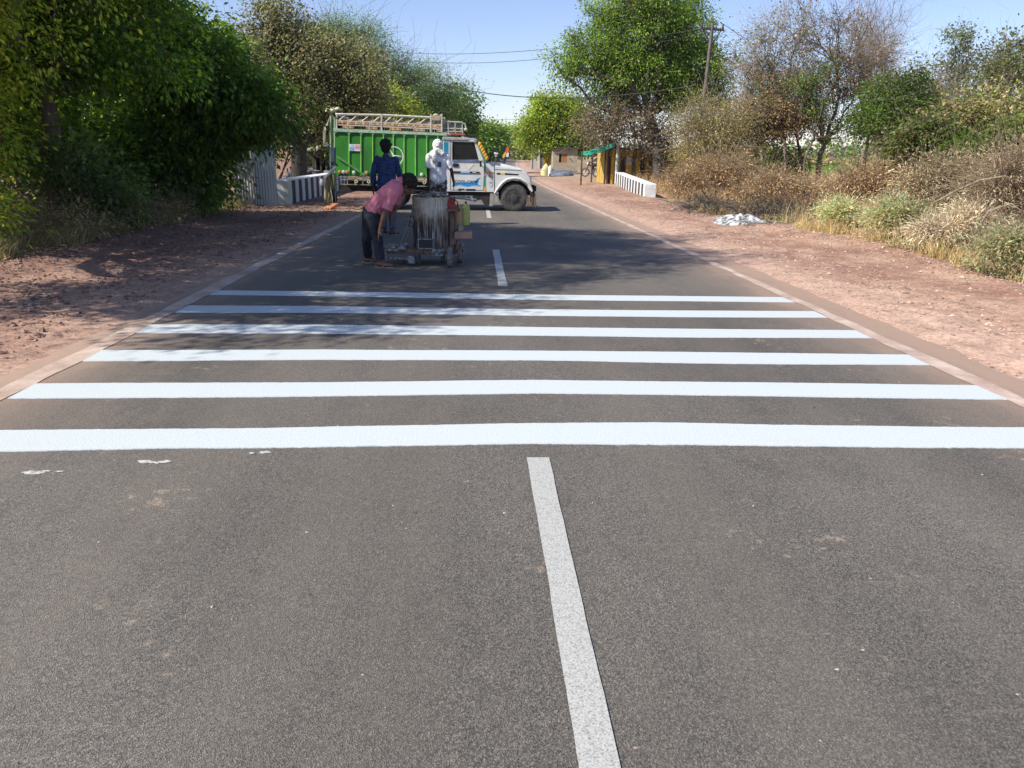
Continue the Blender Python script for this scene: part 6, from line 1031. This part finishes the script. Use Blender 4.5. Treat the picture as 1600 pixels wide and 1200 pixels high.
def sitter(label, bx_, by_, bz, az, shirt, sc=1.0, up=.78):
    f = Vector((math.sin(az), math.cos(az), 0)); r_ = Vector((math.cos(az), -math.sin(az), 0)); u = Vector((0, 0, 1)); o = Vector((bx_, by_, bz))
    def q(a, b, c): return tuple(o+r_*a+f*b+u*c)
    J = dict(pel=q(0, -.2, .90+up-.78), waist=q(0, -.18, 1.05), chest=q(0, -.12, 1.26), neck=q(0, -.07, 1.42), head=q(0, -.03, 1.58), shL=q(-.18, -.1, 1.37), shR=q(.18, -.1, 1.37), elL=q(-.27, .06, 1.16), elR=q(.27, .06, 1.16), wrL=q(-.28, .25, 1.06), wrR=q(.28, .25, 1.06),
             hipL=q(-.09, -.18, .90), hipR=q(.09, -.18, .90), knL=q(-.20, .22, .80), knR=q(.20, .22, .80), anL=q(-.19, .05, .40), anR=q(.19, .05, .40))
    return person(label, J, SKIND, shirt, JEAN, 'short', .6, tuple(f), (0, 0, 1), None, hands=(tuple(f), tuple(f)), palm=((0, 0, -1), (0, 0, -1)), feetdir=(tuple(f), tuple(f)), remesh=.014)
sitter('person in a dull pink shirt sitting on a motorcycle under the awning', b0[0]+.05, 55.5, gh(b0[0], 55.5)-.05, R(-70), mat('dull_pink_shirt', (.42, .22, .24), (.3, .16, .18), .85))
rx_ = P(775, 250, 116); bz = float(road_z(116)); bike('motorcycle ridden toward the camera far down the road', rx_[0], 116, R(180), None, False); sitter('rider in a white shirt coming down the road beyond the bonnet', rx_[0], 116, bz, R(180), WS)
rx_ = P(817, 243, 205); bz = float(road_z(205)); bike('tiny dark motorcycle at the far bend', rx_[0], 205, R(190), None, False); sitter('distant rider in dark clothes at the far bend', rx_[0], 205, bz, R(190), JEAN)
# utility poles and wires
def pole(label, Yb, base, Yt, top, r, arm, mt, extra=None):
    a = P(*base, Yb); b = P(*top, Yt); a = (a[0], a[1], gh(a[0], a[1])-.2); rt = thing('utility_pole', label, 'utility pole', a); m = MB(); m.tube([a, (np.array(a)+b)/2, b], [r, r*.85, r*.7], 10); m.build('shaft', mt, rt, smooth=50)
    d = Vector((1, .1, -.03)).normalized(); B = Vector(b)-Vector((0, 0, .25)); m = MB(); m.bar(B-d*arm, B+d*arm, .09); m.bar(B-d*arm*.8, B-Vector((0, 0, .7)), .04); m.bar(B+d*arm*.8, B-Vector((0, 0, .7)), .04); m.build('cross_arm', mat('rusted_iron', (.10, .06, .045), (.05, .035, .03), .8), rt)
    ins = []
    for k in (-.9, .9, 0):
        q_ = B+d*arm*k+Vector((0, 0, .05 if k else .25)); m = MB(); m.lathe([(.03, 0), (.06, .05), (.035, .1), (.05, .15), (.02, .2)], tuple(q_), 'Z', 8); m.build('insulator', mat('brown_ceramic', (.08, .05, .04), (.05, .03, .03), .3), rt, smooth=50); ins.append(q_+Vector((0, 0, .2)))
    return rt, ins
p1, i1 = pole('leaning dark iron pole with cross arm against the big neem', 37, (1084, 296), 37, (1113.5, 36), .105, .55, mat('pole_dark', (.16, .14, .13), (.07, .055, .05), .8, scale=3))
p2, i2 = pole('thin pale grey pole rising above the truck\'s cargo box', 41, (578, 270), 41, (577.5, 95), .07, .35, mat('pole_pale', (.40, .41, .40), (.3, .3, .3), .7))
m = MB(); q = P(580.5, 112, 40.9); m.box(q, (.26, .2, .38)); m.build('junction_box', mat('box_grey', (.42, .43, .42), (.3, .3, .3), .6), p2, bevel=.01)
m = MB(); A = [P(579, 120, 40.8), P(582, 130, 40.8), P(581.5, 143, 40.85), P(580, 142, 40.85), P(579.5, 132, 40.8)]; m.add([tuple(a) for a in A]+[(a[0], a[1]+.02, a[2]) for a in A], [(0, 1, 2, 3, 4), (9, 8, 7, 6, 5)]+[(k, (k+1) % 5, (k+1) % 5+5, k+5) for k in range(5)]); tag(m.build('pennant', YEL, None), 'yellow pennant tied to the thin pole above the truck', 'pennant')
def wire(label, a, b, sag, r=.012, group='overhead wires'):
    a = Vector(a); b = Vector(b); pts = []
    for k in range(25): t_ = k/24; q_ = a.lerp(b, t_); q_.z -= sag*4*t_*(1-t_); pts.append(q_)
    m = MB(); m.tube(pts, r, 5); tag(m.build('wire', mat('wire_dark', (.03, .03, .03), (.02, .02, .02), .6), None, smooth=0), label, 'wire', group)
wire('thick black cable sagging across the gap from left trees to the big neem', P(560, 84, 60), P(1094, 132, 37), 1.55, .026)
wire('upper thin wire of the pair crossing the sky gap', P(480, 60, 75), P(1113, 42, 37), 1.2, .014); wire('lower thin wire of the pair crossing the sky gap', P(500, 68, 75), P(1113, 50, 37), 1.45, .014)
wire('faint far wire low in the sky gap', P(690, 186, 110), P(870, 182, 110), .25, .02)
wire('wire running right from the leaning pole through the brown trees', i1[1], P(1640, 175, 30), 1.2, .012); wire('lower wire running right from the leaning pole', Vector(i1[1])-Vector((0, 0, 3.5)), P(1640, 178, 30), .4, .012)
# ruined white walls in the right verge
RW = mat('old_whitewash', (.52, .50, .46), (.22, .20, .17), .9, scale=3, lo=.4, hi=.6, bump=.2)
m = MB(); Yr = 40; a, b = XZ(1062, 262, Yr), XZ(1100, 262, Yr); z0_ = gh(a[0], Yr)-.1; hole = [XZ(1066, 265, Yr), XZ(1074, 272, Yr)]
m.box(((a[0]+b[0])/2, Yr, (z0_+hole[1][1])/2), (b[0]-a[0], .25, hole[1][1]-z0_)); m.box(((a[0]+hole[0][0])/2, Yr, (a[1]+hole[1][1])/2), (hole[0][0]-a[0], .25, a[1]-hole[1][1])); m.box(((hole[1][0]+b[0])/2, Yr, (a[1]+hole[1][1])/2), (b[0]-hole[1][0], .25, a[1]-hole[1][1])); m.box(((hole[0][0]+hole[1][0])/2, Yr, (a[1]+hole[0][1])/2+.02), (hole[1][0]-hole[0][0], .25, .12))
tag(m.build('ruined_wall', RW, None, bevel=.02), 'low whitewashed ruined wall with a square hole behind the dry scrub', 'wall')
rr = thing('culvert_block', 'soot-topped white concrete block among the trunks on the right', 'concrete block', (P(1336, 280, 31)[0], 31, 0)); m = MB(); q = P(1336, 280, 31); w_ = 38*31/F; zt = P(1336, 264, 31)[2]; zm = P(1336, 273, 31)[2]; m.box((q[0], 31.3, zm/2-.1), (w_*.9, .6, zm+.2)); m.build('base', RW, rr, bevel=.02); m = MB(); m.box((q[0], 31.3, (zm+zt)/2), (w_, .75, zt-zm)); m.build('slab', mat('soot', (.07, .045, .035), (.03, .022, .02), .95, scale=6), rr, bevel=.03)
# burnt patch: ash and charred twigs
ASH = mat('white_ash', (.50, .52, .53), (.08, .08, .08), .95, scale=9, bump=.8, lo=.42, hi=.60); q = g0(1150, 352)
m = MB(); n = 40; V = []
for j in range(n):
    for i in range(n): a_, b_ = (i/(n-1)*2-1), (j/(n-1)*2-1); x_, y_ = q[0]+.10+a_*.62, q[1]+b_*1.05; e = max(0, 1-(a_*a_+b_*b_))**.6; e2 = e*(.5+.5*float(fbm([x_*5], [y_*5], None, 3, 2)[0])); V.append((x_, y_, gh(x_, y_)-.04+.09*e+.13*e2))
m.add(V, [(j*n+i, j*n+i+1, (j+1)*n+i+1, (j+1)*n+i) for j in range(n-1) for i in range(n-1)]); tag(m.build('ash_heap', ASH, None, smooth=0), 'white ash heap in the burnt patch by the right shoulder', 'ash heap')
tree('charred_bush', 'blackened burnt twigs around the white ash', 'burnt bush', (q[0]+1.0, q[1]+1.4), [(q[0]+.9, q[1]+1.6, .25, 1.0, 1.5, .32), (q[0]+1.9, q[1]+.6, .35, .8, 1.0, .3), (q[0]-.1, q[1]+3.0, .25, .6, 1.4, .3)], 200, 16, (.06, .008), [(.05, .045, .04), (.12, .11, .10), (.2, .17, .13)], .015, .16, mat('char', (.05, .045, .045), (.03, .03, .03), .9), stems=4, twl=6, twr=.004, leafm=DRY)

# ------------------------------------------------------------------ haze in the air
hm = bpy.data.materials.new('haze'); hm.use_nodes = True; t = hm.node_tree; t.nodes.remove(t.nodes['Principled BSDF']); pv = t.nodes.new('ShaderNodeVolumePrincipled'); pv.inputs['Color'].default_value = (.80, .86, .96, 1); pv.inputs['Density'].default_value = .0002; pv.inputs['Anisotropy'].default_value = .2
t.links.new(pv.outputs[0], t.nodes['Material Output'].inputs['Volume']); m = MB(); m.box((0, 900, 9), (2600, 2400, 22)); o = m.build('haze', hm, None); o['kind'] = 'stuff'; o['label'] = 'thin pale haze in the air'
